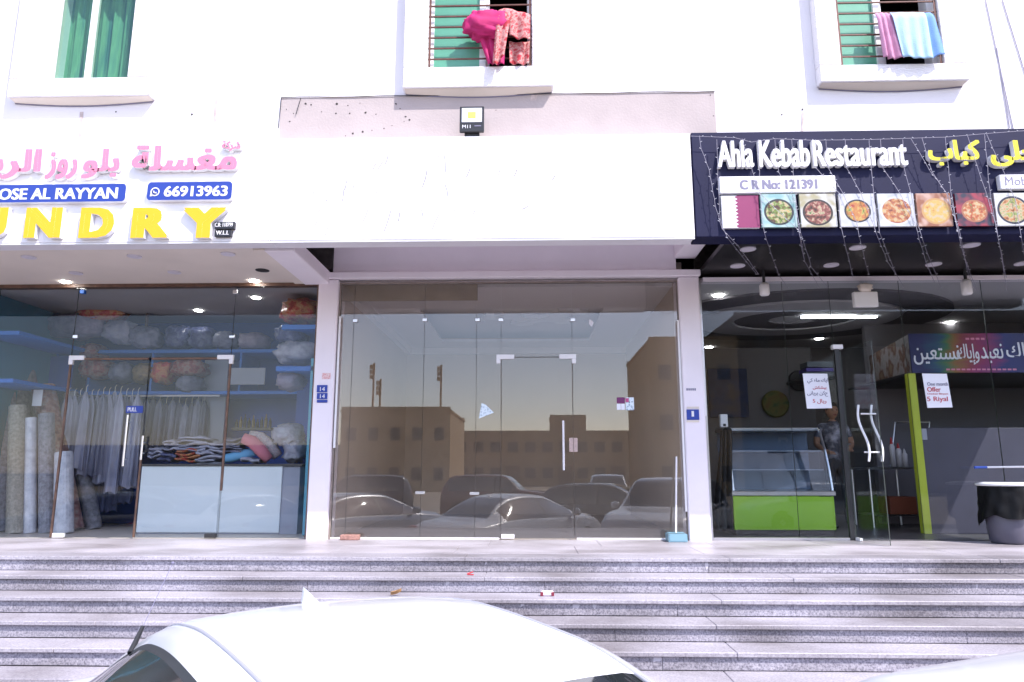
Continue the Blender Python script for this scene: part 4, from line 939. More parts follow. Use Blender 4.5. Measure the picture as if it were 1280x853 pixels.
p = at(588, 715, EDGE - TR + 0.12); mb = MB(); mb.tube([(p.x - 0.03, p.y, -RI + 0.012), (p.x + 0.025, p.y + 0.01, -RI + 0.028)], 0.006, 5); mb.tube([(p.x - 0.025, p.y, -RI + 0.008), (p.x + 0.03, p.y - 0.015, -RI + 0.007)], 0.006, 5); M['redlit'] = mat('red_plastic', (0.5, 0.05, 0.06), 0.4)
tag(mb.build('red_wrapper', M['redlit']), 'tiny red wrapper twist on the first step', 'wrapper')
# rubbish bin with black bag, and a pole lying across it
by_ = 8.12
bx = at(1258, 640, by_).x
bn = thing('rubbish_bin', 'grey rubbish bin with a black bag and white rim beside the restaurant glass', 'bin', (bx, by_, 0))
M['bingrey'] = mat('bin_grey', (0.10, 0.095, 0.13), 0.45, var=0.15); M['bag'] = mat('black_bag', (0.006, 0.006, 0.007), 0.5, bump=0.3, bscale=10, spec=0.15)
zb1 = at(1258, 608, by_).z
mb = MB(); mb.lathe([(0.0, 0.002), (0.17, 0.002), (0.19, 0.03), (0.235, zb1 - 0.02), (0.225, zb1 - 0.02), (0.18, 0.04), (0, 0.04)], (bx, by_, 0), 28); mb.build('body', M['bingrey'], bn, smooth=True)
def bagf(u, v):
    a = 2 * math.pi * u; hem = zb1 - 0.27 + 0.12 * math.cos(a) - 0.07 * mnoise.noise(Vector((math.cos(a) * 1.5, math.sin(a) * 1.5, 3))) - 0.05 * math.sin(a * 3); z = zb1 + 0.004 + (hem - zb1) * v
    r = 0.245 + 0.02 * v + 0.014 * math.sin(a * 11 + v * 3) * v + 0.02 * mnoise.noise(Vector((math.cos(a) * 3, math.sin(a) * 3, v * 3)))
    return (bx + r * math.cos(a), by_ + r * math.sin(a), z)
mb = MB(); mb.grid(bagf, 64, 8); bg_ = mb.build('bag', M['bag'], bn, smooth=True)
mb = MB(); mb.lathe([(0.15, zb1 - 0.01), (0.15, zb1 + 0.02), (0.20, zb1 + 0.045), (0.265, zb1 + 0.03), (0.268, zb1 + 0.012), (0.25, zb1 + 0.004)], (bx, by_, 0), 32); mb.build('rim', M['white'], bn, smooth=True)
pa, pb = at(1218, 584.5, 8.28), at(1330, 583, 8.28); pol = thing('broom_pole', 'white pole with a blue end held above the rubbish bin', 'pole', (pb.x, 8.28, 0))
MB().tube([pa + (pb - pa) * 0.14, pb], 0.011, 8).build('shaft', M['white'], pol); M['royal'] = mat('blue_grip', (0.03, 0.1, 0.5), 0.4); MB().tube([pa, pa + (pb - pa) * 0.139], 0.013, 8).build('grip', M['royal'], pol)
MB().tube([pb, (pb.x + 0.02, 8.28, 0.0)], 0.03, 6).build('stand', M['bingrey'], pol)
# lamps hanging under the black soffit
for (x, y0, y1, lab) in ((955, 354, 370, 'white cylinder lamp nearest the pillar under the black soffit'), (1207, 350, 369, 'white cylinder lamp at the far end under the black soffit')):
    p0 = at(x, y0, YG - 0.12); p1 = at(x, y1, YG - 0.12)
    lm = thing('hanging_lamp', lab, 'lamp', p1, 'lamps under the black soffit'); r = 0.058
    mb = MB(); mb.lathe([(0, p1.z), (r * .8, p1.z + 0.004), (r, p1.z + 0.02), (r, p0.z - 0.03), (r * .7, p0.z), (0, p0.z)], (p0.x, p0.y, 0), 18); mb.build('lamp_shade', M['white'], lm, smooth=True)
    MB().tube([(p0.x, p0.y, p0.z), (p0.x, p0.y, zb)], 0.018, 8).build('stem', M['darkmetal'], lm)
b = box_at(1069, 364, 1099, 383, YG - 0.12); em = thing('emergency_light', 'white square emergency light box above the restaurant door', 'emergency light', ((b[0] + b[1]) / 2, YG - .12, b[2]))
MB().bbox(b[0], b[1], YG - 0.1, YG - 0.03, b[2], b[3], 0.008).build('box', M['white'], em)
mb = MB(); mb.blob(((b[0] + b[1]) / 2, YG - 0.09, b[3] + 0.05), (0.08, 0.05, 0.05), 4, 0.3, 2.5, 10, 14); mb.build('lamp_head', M['beige'], em, smooth=True)

# ================================================================== WASHING ON THE WINDOW BARS
def cloth(name, px_pts_top, px_pts_bot, Y, m, label, cat, folds=7, amp=0.03, drop=0.0, parent=None, nu=60, nv=24, seed=0, hang=0.0, thick=0.006):
    """hanging cloth between a top and a bottom polyline of the photograph, folded in depth, real thickness"""
    def lerp(P, u):
        k = u * (len(P) - 1); i = min(int(k), len(P) - 2); f = k - i
        return (P[i][0] + (P[i + 1][0] - P[i][0]) * f, P[i][1] + (P[i + 1][1] - P[i][1]) * f)
    def fn(u, v, side=0):
        a = at(*lerp(px_pts_top, u), Y); b = at(*lerp(px_pts_bot, u), Y); p = a + (b - a) * v
        w = 0.35 + 0.65 * v
        d = amp * w * (math.sin(u * folds * 2 * math.pi + seed + 0.8 * math.sin(v * 2 + seed)) + 0.5 * mnoise.noise(Vector((u * folds * 1.5, v * 2.5, seed))))
        roll = -0.03 * math.sin(min(1, v * 6) * math.pi / 2)
        return (p.x + amp * 0.3 * w * math.cos(u * folds * 2 * math.pi + seed), p.y + d + roll + side * thick, p.z)
    mb = MB(); mb.grid(lambda u, v: fn(u, v), nu, nv); n = (nu + 1) * (nv + 1)
    mb.grid(lambda u, v: fn(u, v, 1), nu, nv)
    for f_ in range(nu * nv, 2 * nu * nv): mb.f[f_] = mb.f[f_][::-1]
    def edge(ids):
        for a, b in zip(ids, ids[1:]): mb.f.append((a, b, b + n, a + n)); mb.m.append(0)
    edge([i * (nv + 1) for i in range(nu + 1)][::-1]); edge([i * (nv + 1) + nv for i in range(nu + 1)]); edge(list(range(nv + 1))); edge([nu * (nv + 1) + j for j in range(nv + 1)][::-1])
    o = mb.build(name, m, parent, smooth=True)
    if label: tag(o, label, cat)
    return o
YC = YF - 0.03
M['hotpink'] = mat('hot_pink_cloth', (0.55, 0.012, 0.15), 0.75, var=0.25, vscale=5); M['floral'] = multi('red_floral_cloth', [(0.28, 0.01, 0.02), (0.48, 0.03, 0.05), (0.55, 0.3, 0.28), (0.42, 0.04, 0.05), (0.6, 0.42, 0.38)], 15, 0.8)
M['pinktowel'] = mat('pink_towel', (0.62, 0.30, 0.46), 0.95, var=0.2, vscale=9, bump=0.4, bscale=120); M['bluetowel'] = mat('pale_blue_towel', (0.42, 0.62, 0.80), 0.95, var=0.08, vscale=9, bump=0.4, bscale=120); M['midblue'] = mat('mid_blue_towel', (0.18, 0.34, 0.70), 0.95, var=0.1, vscale=9, bump=0.4, bscale=120)
bund = MB(); c = at(609, 33, YC); s_ = at(640, 33, YC).x - c.x
bund.blob((c.x, YC - 0.01, c.z), (s_ * 0.92, 0.10, 0.155), 3, 0.30, 2.2, 22, 32); bund.build('cloth_bundle', M['hotpink'], smooth=True)
bo = bpy.data.objects['cloth_bundle']; tag(bo, 'hot pink cloth bundled over the brown window bars', 'laundry')
cloth('pink_cloth', [(596, 40), (612, 42), (632, 40)], [(610, 82), (618, 83), (630, 82)], YC + 0.03, M['hotpink'], 'darker pink cloth tail hanging below the pink bundle', 'laundry', 3, 0.02, seed=1)
cloth('floral_scarf', [(622, 14), (630, 10), (640, 12)], [(616, 80), (620, 83), (630, 72)], YC - 0.06, M['floral'], 'red and white floral scarf hanging in a long point over the bars', 'laundry', 1.6, 0.014, seed=2)
cloth('floral_cloth', [(636, 11), (648, 14), (663, 18)], [(637, 47), (650, 51), (663, 50)], YC - 0.03, M['floral'], 'red floral cloth draped over the right of the bars', 'laundry', 1.7, 0.02, seed=4)
cloth('floral_cloth', [(636, 52), (650, 53), (662, 52)], [(637, 81), (650, 83), (661, 82)], YC + 0.05, M['floral'], 'lower red floral cloth folded behind the bars', 'laundry', 2, 0.02, seed=5)
cloth('pink_towel', [(1094, 17), (1103, 16), (1112, 17)], [(1104, 73), (1114, 76), (1131, 73)], YC, M['pinktowel'], 'pink towel hanging over the window bars', 'towel', 3, 0.016, seed=3)
cloth('blue_towel', [(1112, 16), (1136, 15.5), (1155, 16)], [(1127, 72), (1146, 75), (1165, 75)], YC - 0.03, M['bluetowel'], 'pale blue towel hanging over the bars beside the pink towel', 'towel', 3, 0.010, seed=6)
cloth('blue_towel', [(1155.5, 16), (1162, 16), (1165, 17)], [(1164.5, 74.5), (1172, 71), (1180, 69)], YC - 0.03, M['midblue'], 'darker blue striped towel at the right end of the bars', 'towel', 1, 0.010, seed=7)

# ================================================================== INSIDE THE LAUNDRY
def bundle(px, Y, m, lab, cat='bundle', seed=0, depth=None, flat=0.0, name='laundry_bundle', grp='bundles on the laundry shelves'):
    x0, y0, x1, y1 = px; b = box_at(*px, Y); rx, rz = (b[1] - b[0]) / 2, (b[3] - b[2]) / 2
    mb = MB(); mb.blob(((b[0] + b[1]) / 2, Y + (depth or rx * 0.7), (b[2] + b[3]) / 2), (rx, depth or rx * 0.7, rz), seed, 0.22, 2.4, 16, 24)
    return tag(mb.build(name, m, smooth=True), lab, cat, grp)
def pat(name, cols, scale=10, coat=0.25): M[name] = multi(name, cols, scale, 0.5, coat=coat, bump=0.5); return M[name]
pat('bag_red', [(0.25, 0.01, 0.01), (0.42, 0.03, 0.02), (0.46, 0.22, 0.08), (0.30, 0.02, 0.03)], 12) #[(0.150, 0.015, 0.017), (0.250, 0.040, 0.029), (0.325, 0.200, 0.116), (0.150, 0.025, 0.035)], 14)
pat('bag_mauve', [(0.150, 0.120, 0.191), (0.225, 0.190, 0.267), (0.275, 0.250, 0.325)], 9); pat('bag_pale', [(0.200, 0.210, 0.319), (0.310, 0.315, 0.418), (0.350, 0.350, 0.435)], 9)
pat('bag_grey', [(0.070, 0.075, 0.128), (0.150, 0.155, 0.232), (0.210, 0.215, 0.290)], 9); pat('bag_navy', [(0.015, 0.020, 0.070), (0.050, 0.060, 0.162), (0.175, 0.190, 0.290)], 12)
pat('bag_dark', [(0.06, 0.02, 0.02), (0.24, 0.03, 0.02), (0.30, 0.2, 0.16), (0.14, 0.02, 0.03)], 13); pat('bag_spare', [(0.025, 0.015, 0.023), (0.100, 0.030, 0.035), (0.200, 0.150, 0.145), (0.050, 0.030, 0.058)], 15); pat('bag_gold', [(0.125, 0.075, 0.029), (0.225, 0.150, 0.058), (0.100, 0.050, 0.035)], 12); pat('bag_white', [(0.210, 0.210, 0.267), (0.330, 0.325, 0.406), (0.400, 0.400, 0.476)], 10)
# shelving along the left wall and back, and by the right pillar
lsf = thing('laundry_shelving', 'tall blue shelving along the left and back walls of the laundry', 'shelving', (-5, 10.4, 0))
zs1 = at(240, 437, 10.05).z; zs2 = at(240, 489, 10.05).z
xr_ = L0 - 0.55
for z, nm in ((zs1, 'shelf'), (zs2, 'shelf')):
    MB().bbox(lwx + 0.56, xr_ - 0.01, 10.05, LD - 0.002, z - 0.05, z, 0.003).build(nm, M['blueshelf'], lsf)
    MB().bbox(lwx + 0.002, lwx + 0.55, 8.6, LD - 0.002, z - 0.052, z - 0.002, 0.003).build(nm, M['blueshelf'], lsf)
px_ = at(70, 440, 10.05).x
for x in (lwx + 0.552, px_, at(190, 440, 10.05).x, at(300, 440, 10.05).x): MB().bbox(x, x + 0.03, 10.06, LD - 0.003, zs2 + 0.002, zs1 - 0.052, 0.002).build('divider', M['blueshelf'], lsf)
MB().bbox(px_ - 0.35, px_ + 0.3, 10.02, 10.045, 0.9, zs1 - 0.1, 0.003).build('end_panel', M['bluewall'], lsf)
MB().tube([(at(80, 492, 9.75).x, 9.75, zs2 - 0.1), (at(275, 492, 9.75).x, 9.75, zs2 - 0.1)], 0.014, 8).build('clothes_rail', M['steel'], lsf)
MB().bbox(at(187, 390, 10.1).x, at(187, 390, 10.1).x + 0.035, 10.0, 10.04, zs1 + 0.002, ZC - 0.01, 0.003).build('post', M['brownmetal'], lsf)
ct = [((88, 379, 146, 400), 'bag_red', 'red patterned blanket on top of the left bundles'), ((52, 388, 122, 420), 'bag_mauve', 'big mauve blanket in plastic on the top shelf'), ((122, 398, 161, 426), 'bag_pale', 'round pale blue bundle beside the mauve blanket'), ((155, 406, 190, 432), 'bag_grey', 'grey bundle left of the shelf post'), ((200, 404, 232, 433), 'bag_navy', 'navy bundle right of the shelf post'), ((230, 406, 262, 433), 'bag_navy', 'shiny dark blue bundle in the middle of the top shelf'), ((262, 412, 290, 434), 'bag_grey', 'small grey bundle before the door head fitting'), ((292, 414, 330, 435), 'bag_mauve', 'purple grey bundle at the right end of the top shelf'),
      ((92, 428, 120, 446), 'bag_dark', 'dark red bundle under the left end of the top shelf'), ((92, 448, 130, 472), 'bag_dark', 'dark red and white bundle on the second shelf behind the door corner'), ((130, 452, 160, 476), 'bag_grey', 'grey striped bundle on the second shelf'), ((160, 452, 186, 478), 'bag_gold', 'mustard bundle on the second shelf'), ((184, 450, 208, 478), 'bag_red', 'bright red bundle on the second shelf'), ((208, 448, 250, 470), 'bag_dark', 'brown bundle at the right of the second shelf'), ((215, 468, 244, 490), 'bag_grey', 'round grey bundle hanging over the second shelf edge')]
for i, (px, m_, lab) in enumerate(ct): bundle(px, 9.95 if i > 3 else 9.8, M[m_], lab, seed=i + 1, depth=0.22)
rsf = thing('laundry_rack', 'turquoise shelf rack beside the pillar inside the laundry', 'rack', (L0 - 0.2, 9, 0))
MB().bbox(gx(383, 560, 8.75), gx(383, 560, 8.75) + 0.10, 8.75, 9.7, 0.01, at(370, 448, 8.75).z, 0.004).build('side_panel', M['turq'], rsf)
for (y, x0) in ((406, 352), (458, 345)):
    z = at(370, y, 8.75).z; xa_ = gx(x0, y, 8.75); MB().bbox(xa_, L0 - 0.02, 8.75, 9.7, z - 0.06, z, 0.003).build('shelf', M['blueshelf'], rsf)
MB().bbox(gx(345, 458, 8.75) - 0.02, gx(383, 560, 8.75) - 0.002, 9.66, 9.69, 0.01, at(370, 460, 8.75).z - 0.062, 0.003).build('back_panel', M['bluewall'], rsf)
for i, (px, m_, lab) in enumerate((((346, 370, 396, 401), 'bag_red', 'red patterned blanket on the top shelf by the pillar'), ((339, 402, 376, 428), 'bag_navy', 'navy bundle under the red blanket by the pillar'), ((338, 424, 392, 452), 'bag_white', 'white bundle in clear plastic on the rack by the pillar'), ((340, 462, 372, 486), 'bag_mauve', 'mauve bundle under the lower rack shelf'))):
    bundle(px, 8.85, M[m_], lab, seed=40 + i, depth=0.25, grp='bundles on the rack by the pillar')
# carpets standing rolled
pat('carpet_beige', [(0.22, 0.20, 0.17), (0.38, 0.35, 0.30)], 30, 0.0); pat('carpet_grey', [(0.15, 0.15, 0.18), (0.3, 0.3, 0.35)], 24, 0.0); pat('carpet_red', [(0.12, 0.05, 0.06), (0.28, 0.14, 0.13), (0.3, 0.25, 0.25)], 16, 0.6); pat('carpet_white', [(0.36, 0.37, 0.44), (0.58, 0.58, 0.64)], 12, 0.6); pat('carpet_brown', [(0.13, 0.11, 0.11), (0.24, 0.2, 0.19)], 26, 0.0)
cps = [((22, 508, 22, 655, 20), 9.0, 'carpet_beige', 'pale beige rolled carpet standing nearest the shop window'), ((39, 523, 40, 655, 14), 9.05, 'carpet_white', 'narrow whitish rolled carpet beside the beige one'), ((58, 518, 62, 655, 19), 9.1, 'carpet_grey', 'grey rolled carpet standing right of the narrow one'), ((12, 477, 4, 655, 17), 9.35, 'carpet_grey', 'grey rolled carpet at the left edge of the window'), ((27, 478, 40, 655, 20), 9.5, 'carpet_brown', 'brown grey rolled carpet standing behind the others'), ((30, 450, 75, 650, 20), 9.65, 'carpet_brown', 'tallest rolled carpet leaning at the back'), ((54, 484, 92, 650, 28), 9.45, 'carpet_red', 'red rolled carpet in plastic with a white label'), ((88, 492, 120, 650, 18), 9.7, 'carpet_grey', 'dark rolled carpet leaning behind the door edge'), ((80, 566, 82, 656, 22), 9.0, 'carpet_white', 'short white rolled carpet standing by the door edge')]
for i, ((x0, y0, x1, y1, w), Y, m_, lab) in enumerate(cps):
    a = at(x0, y0, Y + 0.05); b = at(x1, y1, Y); b = Vector((b.x, b.y - 0.02, 0.006)); r = w / 880 * Y / 2
    d = (a - b).normalized(); t = thing('rolled_carpet', lab, 'carpet', b, 'rolled carpets in the laundry')
    mb = MB(); mb.tube([b, b + (a - b) * 0.3, b + (a - b) * 0.7, a], [r * 1.02, r, r * 0.98, r * 0.96], 20); mb.build('roll', M[m_], t, smooth=False)
    up = d.orthogonal().normalized(); sd = d.cross(up); sp = [a + d * 0.004 + (up * math.cos(k * 0.5) + sd * math.sin(k * 0.5)) * (r * (0.15 + 0.75 * k / 40)) for k in range(41)]
    MB().tube(sp, 0.006, 4).build('rolled_edge', M['carpet_brown'], t)
    if 'label' in lab:
        pl_ = at(48, 497, Y - r - 0.02); MB().bbox(pl_.x - 0.05, pl_.x + 0.08, Y - r - 0.06, Y - r - 0.055, pl_.z - 0.12, pl_.z + 0.1, 0.002).build('label', M['paper'], t)
# garments on the rail
M['thobe'] = mat('white_garment', (0.26, 0.265, 0.37), 0.6, var=0.25, vscale=3, coat=0.4); M['greyg'] = mat('grey_garment', (0.10, 0.105, 0.17), 0.6, var=0.2, vscale=3, coat=0.4); M['blueg'] = mat('blue_grey_garment', (0.07, 0.08, 0.16), 0.7, var=0.2, vscale=3)
ORD = ['first', 'second', 'third', 'fourth', 'fifth', 'sixth', 'seventh', 'eighth', 'ninth', 'tenth', 'eleventh', 'twelfth', 'thirteenth']
def garment(px, Y, w, ytop, ybot, m, lab, grp, k):
    c = at(px, ytop, Y); zt_ = c.z; zb_ = at(px, ybot, Y).z
    t = thing('hanging_garment', lab, 'garment', (c.x, Y, zb_), grp)
    def fn(u, v, s):
        a = 2 * math.pi * u; wd = w * (0.25 + 0.75 * min(1, v * 7)) * (0.8 + 0.25 * v); z = zt_ + (zb_ - zt_) * v
        return (c.x + wd * math.cos(a) * (1 + 0.12 * math.sin(a * 5 + k + v * 2)), Y + (0.045 + 0.02 * math.sin(a * 4 + k)) * math.sin(a) * (0.4 + v), z - 0.02 * math.sin(a * 3 + k) * v)
    mb = MB(); mb.grid(lambda u, v: fn(u, v, 0), 28, 12); mb.build('garment', m, t, smooth=True)
    MB().tube([(c.x, Y, zt_), (c.x, Y, zt_ + 0.07), (c.x + 0.02, Y, zt_ + 0.1)], 0.004, 5).build('hanger_hook', M['steel'], t)
q = random.Random(5)
for k in range(13):
    garment(86 + k * 7.2, 9.55 + 0.06 * (k % 3), 0.085, 493 + q.uniform(-3, 3), 560 + 60 * (k / 13) ** 0.5 + q.uniform(-10, 8), M['thobe'] if k % 4 != 2 else M['greyg'], ('pale garment in plastic, ' if k % 4 != 2 else 'grey garment among the pale ones, ') + ORD[k] + ' from the left on the front rail', 'garments on the front rail', k)
for k in range(9):
    garment(92 + k * 9, 9.85, 0.1, 545 + q.uniform(-4, 4), 634 + q.uniform(-8, 6), M['blueg'], 'dark blue grey garment, ' + ORD[k] + ' from the left on the lower rail', 'garments on the lower rail', k + 20)
for k in range(11):
    garment(176 + k * 8, 10.3, 0.075, 502 + q.uniform(-4, 4), 560 + q.uniform(-6, 10), M['thobe'] if k % 2 else M['greyg'], ('pale' if k % 2 else 'grey') + ' garment, ' + ORD[k] + ' from the left on the rail behind the counter', 'garments on the back rail', k + 40)
# counter with folded laundry
YC_ = 8.95; cz0, cz1 = 0.005, at(270, 580, YC_).z; cx0, cx1, cm_ = gx(174, 620, YC_), gx(351, 620, YC_), gx(274, 620, YC_)
cn = thing('counter', 'white fronted laundry counter with a dark top', 'counter', ((cx0 + cx1) / 2, YC_, 0))
MB().bbox(cx0, cm_ - 0.003, YC_, YC_ + 0.02, cz0 + 0.02, cz1 - 0.03, 0.003).build('front_panel', M['counter'], cn); MB().bbox(cm_ + 0.003, cx1, YC_, YC_ + 0.02, cz0 + 0.02, cz1 - 0.03, 0.003).build('front_panel', M['counter'], cn)
MB().bbox(cx0 + 0.01, cx1 + 0.22, YC_ + 0.022, YC_ + 0.6, cz0, cz1 - 0.032, 0.003).build('carcass', M['cardgrey'], cn); MB().bbox(cx0 - 0.02, cx1 + 0.26, YC_ - 0.02, YC_ + 0.62, cz1 - 0.029, cz1, 0.004).build('counter_top', M['countertop'], cn)
fold = [((200, 567, 222, 577), 'bag_navy', 'purple navy folded cloth at the left of the counter'), ((221, 562, 248, 577), 'bag_red', 'maroon striped folded cloth on the counter'), ((222, 546, 262, 564), 'bag_pale', 'pale blue folded shirt draped on the pile'), ((205, 550, 226, 562), 'bag_white', 'white folded shirt at the back left of the pile'), ((247, 565, 276, 578), 'bag_white', 'white and grey folded sheets on the counter'), ((250, 553, 280, 566), 'bag_white', 'white folded cloth topping the sheets'), ((278, 548, 306, 566), 'bag_grey', 'grey folded cloth behind the blue one'), ((300, 573, 325, 579), 'bag_white', 'flat white folded cloth beneath the pink blanket'), ((350, 548, 376, 577), 'bag_white', 'crumpled grey white laundry at the right end of the counter'), ((336, 530, 372, 556), 'bag_white', 'pale crumpled laundry heaped behind the pink blanket'), ((188, 560, 206, 572), 'bag_pale', 'pale folded cloth at the far left of the counter')]
for i, (px, m_, lab) in enumerate(fold):
    b = box_at(*px, YC_ + 0.08)
    mb = MB()
    if i in (8, 9): mb.blob(((b[0] + b[1]) / 2, YC_ + 0.25, (b[2] + b[3]) / 2), ((b[1] - b[0]) / 2, 0.16, (b[3] - b[2]) / 2), i, 0.4, 3, 14, 20)
    else:
        nl = max(1, int((b[3] - b[2]) / 0.035)); h = (b[3] - b[2]) / nl
        for k in range(nl):
            jx_ = q.uniform(-0.03, 0.03); cut = q.uniform(0.8, 1.0)
            def fn(u, v, k=k, h=h, b=b, jx_=jx_, cut=cut):
                a = 2 * math.pi * v; rr = abs(math.cos(a)) ** 0.5 * (1 if math.cos(a) > 0 else -1)
                return (b[0] + (b[1] - b[0]) * u * cut + jx_, YC_ + 0.2 + 0.14 * rr + 0.01 * math.sin(k * 2), b[2] + h * (k + 0.5) + 0.47 * h * math.sin(a) + 0.012 * math.sin(u * 5 + k + i) + 0.03 * mnoise.noise(Vector((u * 3 + i * 5, k * 0.9 + i, v * 1.2))))
            mb.grid(fn, 8, 14)
    o = tag(mb.build('folded_laundry', M[m_], smooth=True), lab, 'folded laundry', 'folded laundry on the counter')
    if i not in (8, 9) : o['label'] = lab
M['skyb'] = mat('sky_blue_cloth', (0.16, 0.42, 0.68), 0.8, var=0.1); M['coral'] = mat('coral_pink_cloth', (0.62, 0.20, 0.26), 0.85, var=0.12)
def roll(name, px, Y, r, m, lab, sq=1.0):
    pts = [at(x, y, Y + 0.02 * i) for i, (x, y) in enumerate(px)]; mb = MB(); mb.tube(pts, [r * 0.85] + [r] * (len(pts) - 2) + [r * 0.8], 16); return tag(mb.build(name, m, smooth=True), lab, 'folded laundry', 'folded laundry on the counter')
roll('folded_blanket', [(279, 574), (290, 572), (305, 568), (319, 565)], YC_ + 0.1, 0.062, M['skyb'], 'sky blue folded blanket on the counter left of the pink one')
roll('pink_blanket', [(304, 548), (315, 552), (326, 563), (336, 575)], YC_ + 0.06, 0.078, M['coral'], 'coral pink rolled blanket drooping over the counter edge')
M['stripe'] = multi('striped_blanket', [(0.5, 0.2, 0.25), (0.55, 0.5, 0.5), (0.3, 0.28, 0.32), (0.62, 0.4, 0.42)], 18, stretch=(3, 1, 3))
roll('striped_blanket', [(312, 545), (325, 548), (338, 558), (347, 571)], YC_ + 0.2, 0.085, M['stripe'], 'pink and grey striped blanket behind the coral roll')
b = box_at(288, 460, 331, 481, 10.0); wb = thing('wall_notice', 'grey white board on the blue wall behind the counter', 'board', (b[0], 10.0, b[2])); MB().bbox(b[0], b[1], 10.0, 10.02, b[2], b[3], 0.002).build('board', M['cardgrey'], wb)
b = box_at(252, 450, 282, 555, 10.35); MB().bbox(b[0], b[1], 10.35, 10.4, 0.01, b[3], 0.003).build('locker', M['cardgrey']); tag(bpy.data.objects['locker'], 'grey locker panel at the back of the laundry behind the door', 'locker')
bs = thing('bottle_shelf', 'dark shelf of bottles and spools behind the counter', 'shelf', (-3.7, 9.9, 1.2)); b = box_at(291, 535, 340, 538, 9.9)
MB().bbox(b[0], b[1], 9.85, 10.05, b[2], b[3], 0.003).build('shelf_board', M['countertop'], bs)
for k in range(9):
    x = b[0] + 0.04 + (b[1] - b[0] - 0.08) * k / 8; h = 0.12 + 0.09 * ((k * 37) % 5) / 5
    mb = MB(); mb.lathe([(0, b[3]), (0.022, b[3]), (0.022, b[3] + h * 0.65), (0.009, b[3] + h * 0.8), (0.009, b[3] + h), (0, b[3] + h)], (x, 9.92, 0.001), 10)
    tag(mb.build('spray_bottle', M['bag_gold'] if k % 3 == 1 else M['darkmetal']), ('small dark' if k % 3 != 1 else 'small brownish') + ' bottle, ' + ORD[k] + ' from the left on the shelf behind the counter', 'bottle', 'bottles on the shelf behind the counter')

# ================================================================== INSIDE THE RESTAURANT
YD = 8.95; fx0, fx1 = gx(917, 640, YD), gx(1044, 640, YD); bz = at(980, 614, YD).z; tz_ = at(975, 536, YD + 0.3).z
M['applegreen'] = mat('apple_green_panel', (0.26, 0.50, 0.03), 0.3); M['caseshelf'] = mat('case_shelf', (0.22, 0.25, 0.30), 0.35); M['caseglass'] = glass('case_glass', (0.86, 0.92, 0.97), 0.05)
dc = thing('display_counter', 'refrigerated display counter with green base and slanted glass front', 'display counter', ((fx0 + fx1) / 2, YD, 0))
MB().bbox(fx0, fx1, YD, YD + 0.7, 0.07, bz - 0.06, 0.006).build('base', M['applegreen'], dc); MB().bbox(fx0 + 0.02, fx1 - 0.02, YD + 0.03, YD + 0.68, 0.006, 0.069, 0.003).build('plinth', M['darkmetal'], dc)
MB().bbox(fx0 - 0.02, fx1 + 0.02, YD - 0.02, YD + 0.72, bz - 0.058, bz, 0.006).build('deck', M['steel'], dc)
prof = [(YD, bz + 0.002), (YD + 0.05, bz + 0.25), (YD + 0.13, bz + 0.5), (YD + 0.25, tz_ - 0.04), (YD + 0.33, tz_)]
for x in (fx0 + 0.012, fx1 - 0.012): MB().tube([(x, y, z) for y, z in prof], 0.015, 8).build('frame_rail', M['steel'], dc)
mb = MB(); mb.grid(lambda u, v: (fx0 + 0.03 + (fx1 - fx0 - 0.06) * u, *[prof[min(int(v * 4), 3)][i] + (prof[min(int(v * 4), 3) + 1][i] - prof[min(int(v * 4), 3)][i]) * (v * 4 - min(int(v * 4), 3)) for i in (0, 1)]), 1, 4); mb.build('front_glass', M['caseglass'], dc)
MB().bbox(fx0, fx1, YD + 0.33, YD + 0.7, tz_ - 0.03, tz_ + 0.015, 0.006).build('top', M['steel'], dc)
M['caseback'] = mat('case_back', (0.10, 0.14, 0.22), 0.4, var=0.2)
MB().bbox(fx0 + 0.02, fx1 - 0.02, YD + 0.66, YD + 0.69, bz + 0.003, tz_ - 0.033, 0.003).build('back_door', M['caseback'], dc)
for f_ in (0.32, 0.62): MB().bbox(fx0 + 0.03, fx1 - 0.03, YD + 0.13 + 0.1 * f_, YD + 0.64, bz + (tz_ - bz) * f_, bz + (tz_ - bz) * f_ + 0.014, 0.003).build('shelf', M['caseshelf'], dc)
lt('badge', 'cool', (1023, 617, 1039, 621), [M['blacktext']], 0.003, YD - 0.003, dc) if False else MB().bbox(gx(1024, 619, YD), gx(1039, 619, YD), YD - 0.004, YD - 0.0005, at(1030, 621, YD).z, at(1030, 617.5, YD).z, 0.001).build('badge', M['blacktext'], dc)
M['blackcloth'] = mat('black_cloth', (0.012, 0.012, 0.014), 0.85, bump=0.3, bscale=20)
cloth('black_cover', [(901, 540), (907, 534), (915, 536)], [(891, 662), (903, 664), (917, 662)], 9.0, M['blackcloth'], 'black cloth cover hanging down beside the display counter', 'cover', 3, 0.05, seed=2, nu=30, nv=16)
b = box_at(900.5, 518, 910, 534, 8.9); dsp = thing('dispenser', 'small white dispenser above the black cover', 'dispenser', (b[0], 8.9, b[2])); MB().bbox(b[0], b[1], 8.9, 8.98, b[2], b[3], 0.008).build('body', M['white'], dsp); MB().bbox(b[0] + 0.03, b[1] - 0.03, 8.893, 8.8995, b[2] + 0.01, b[2] + 0.04, 0.002).build('slot', M['darkmetal'], dsp)
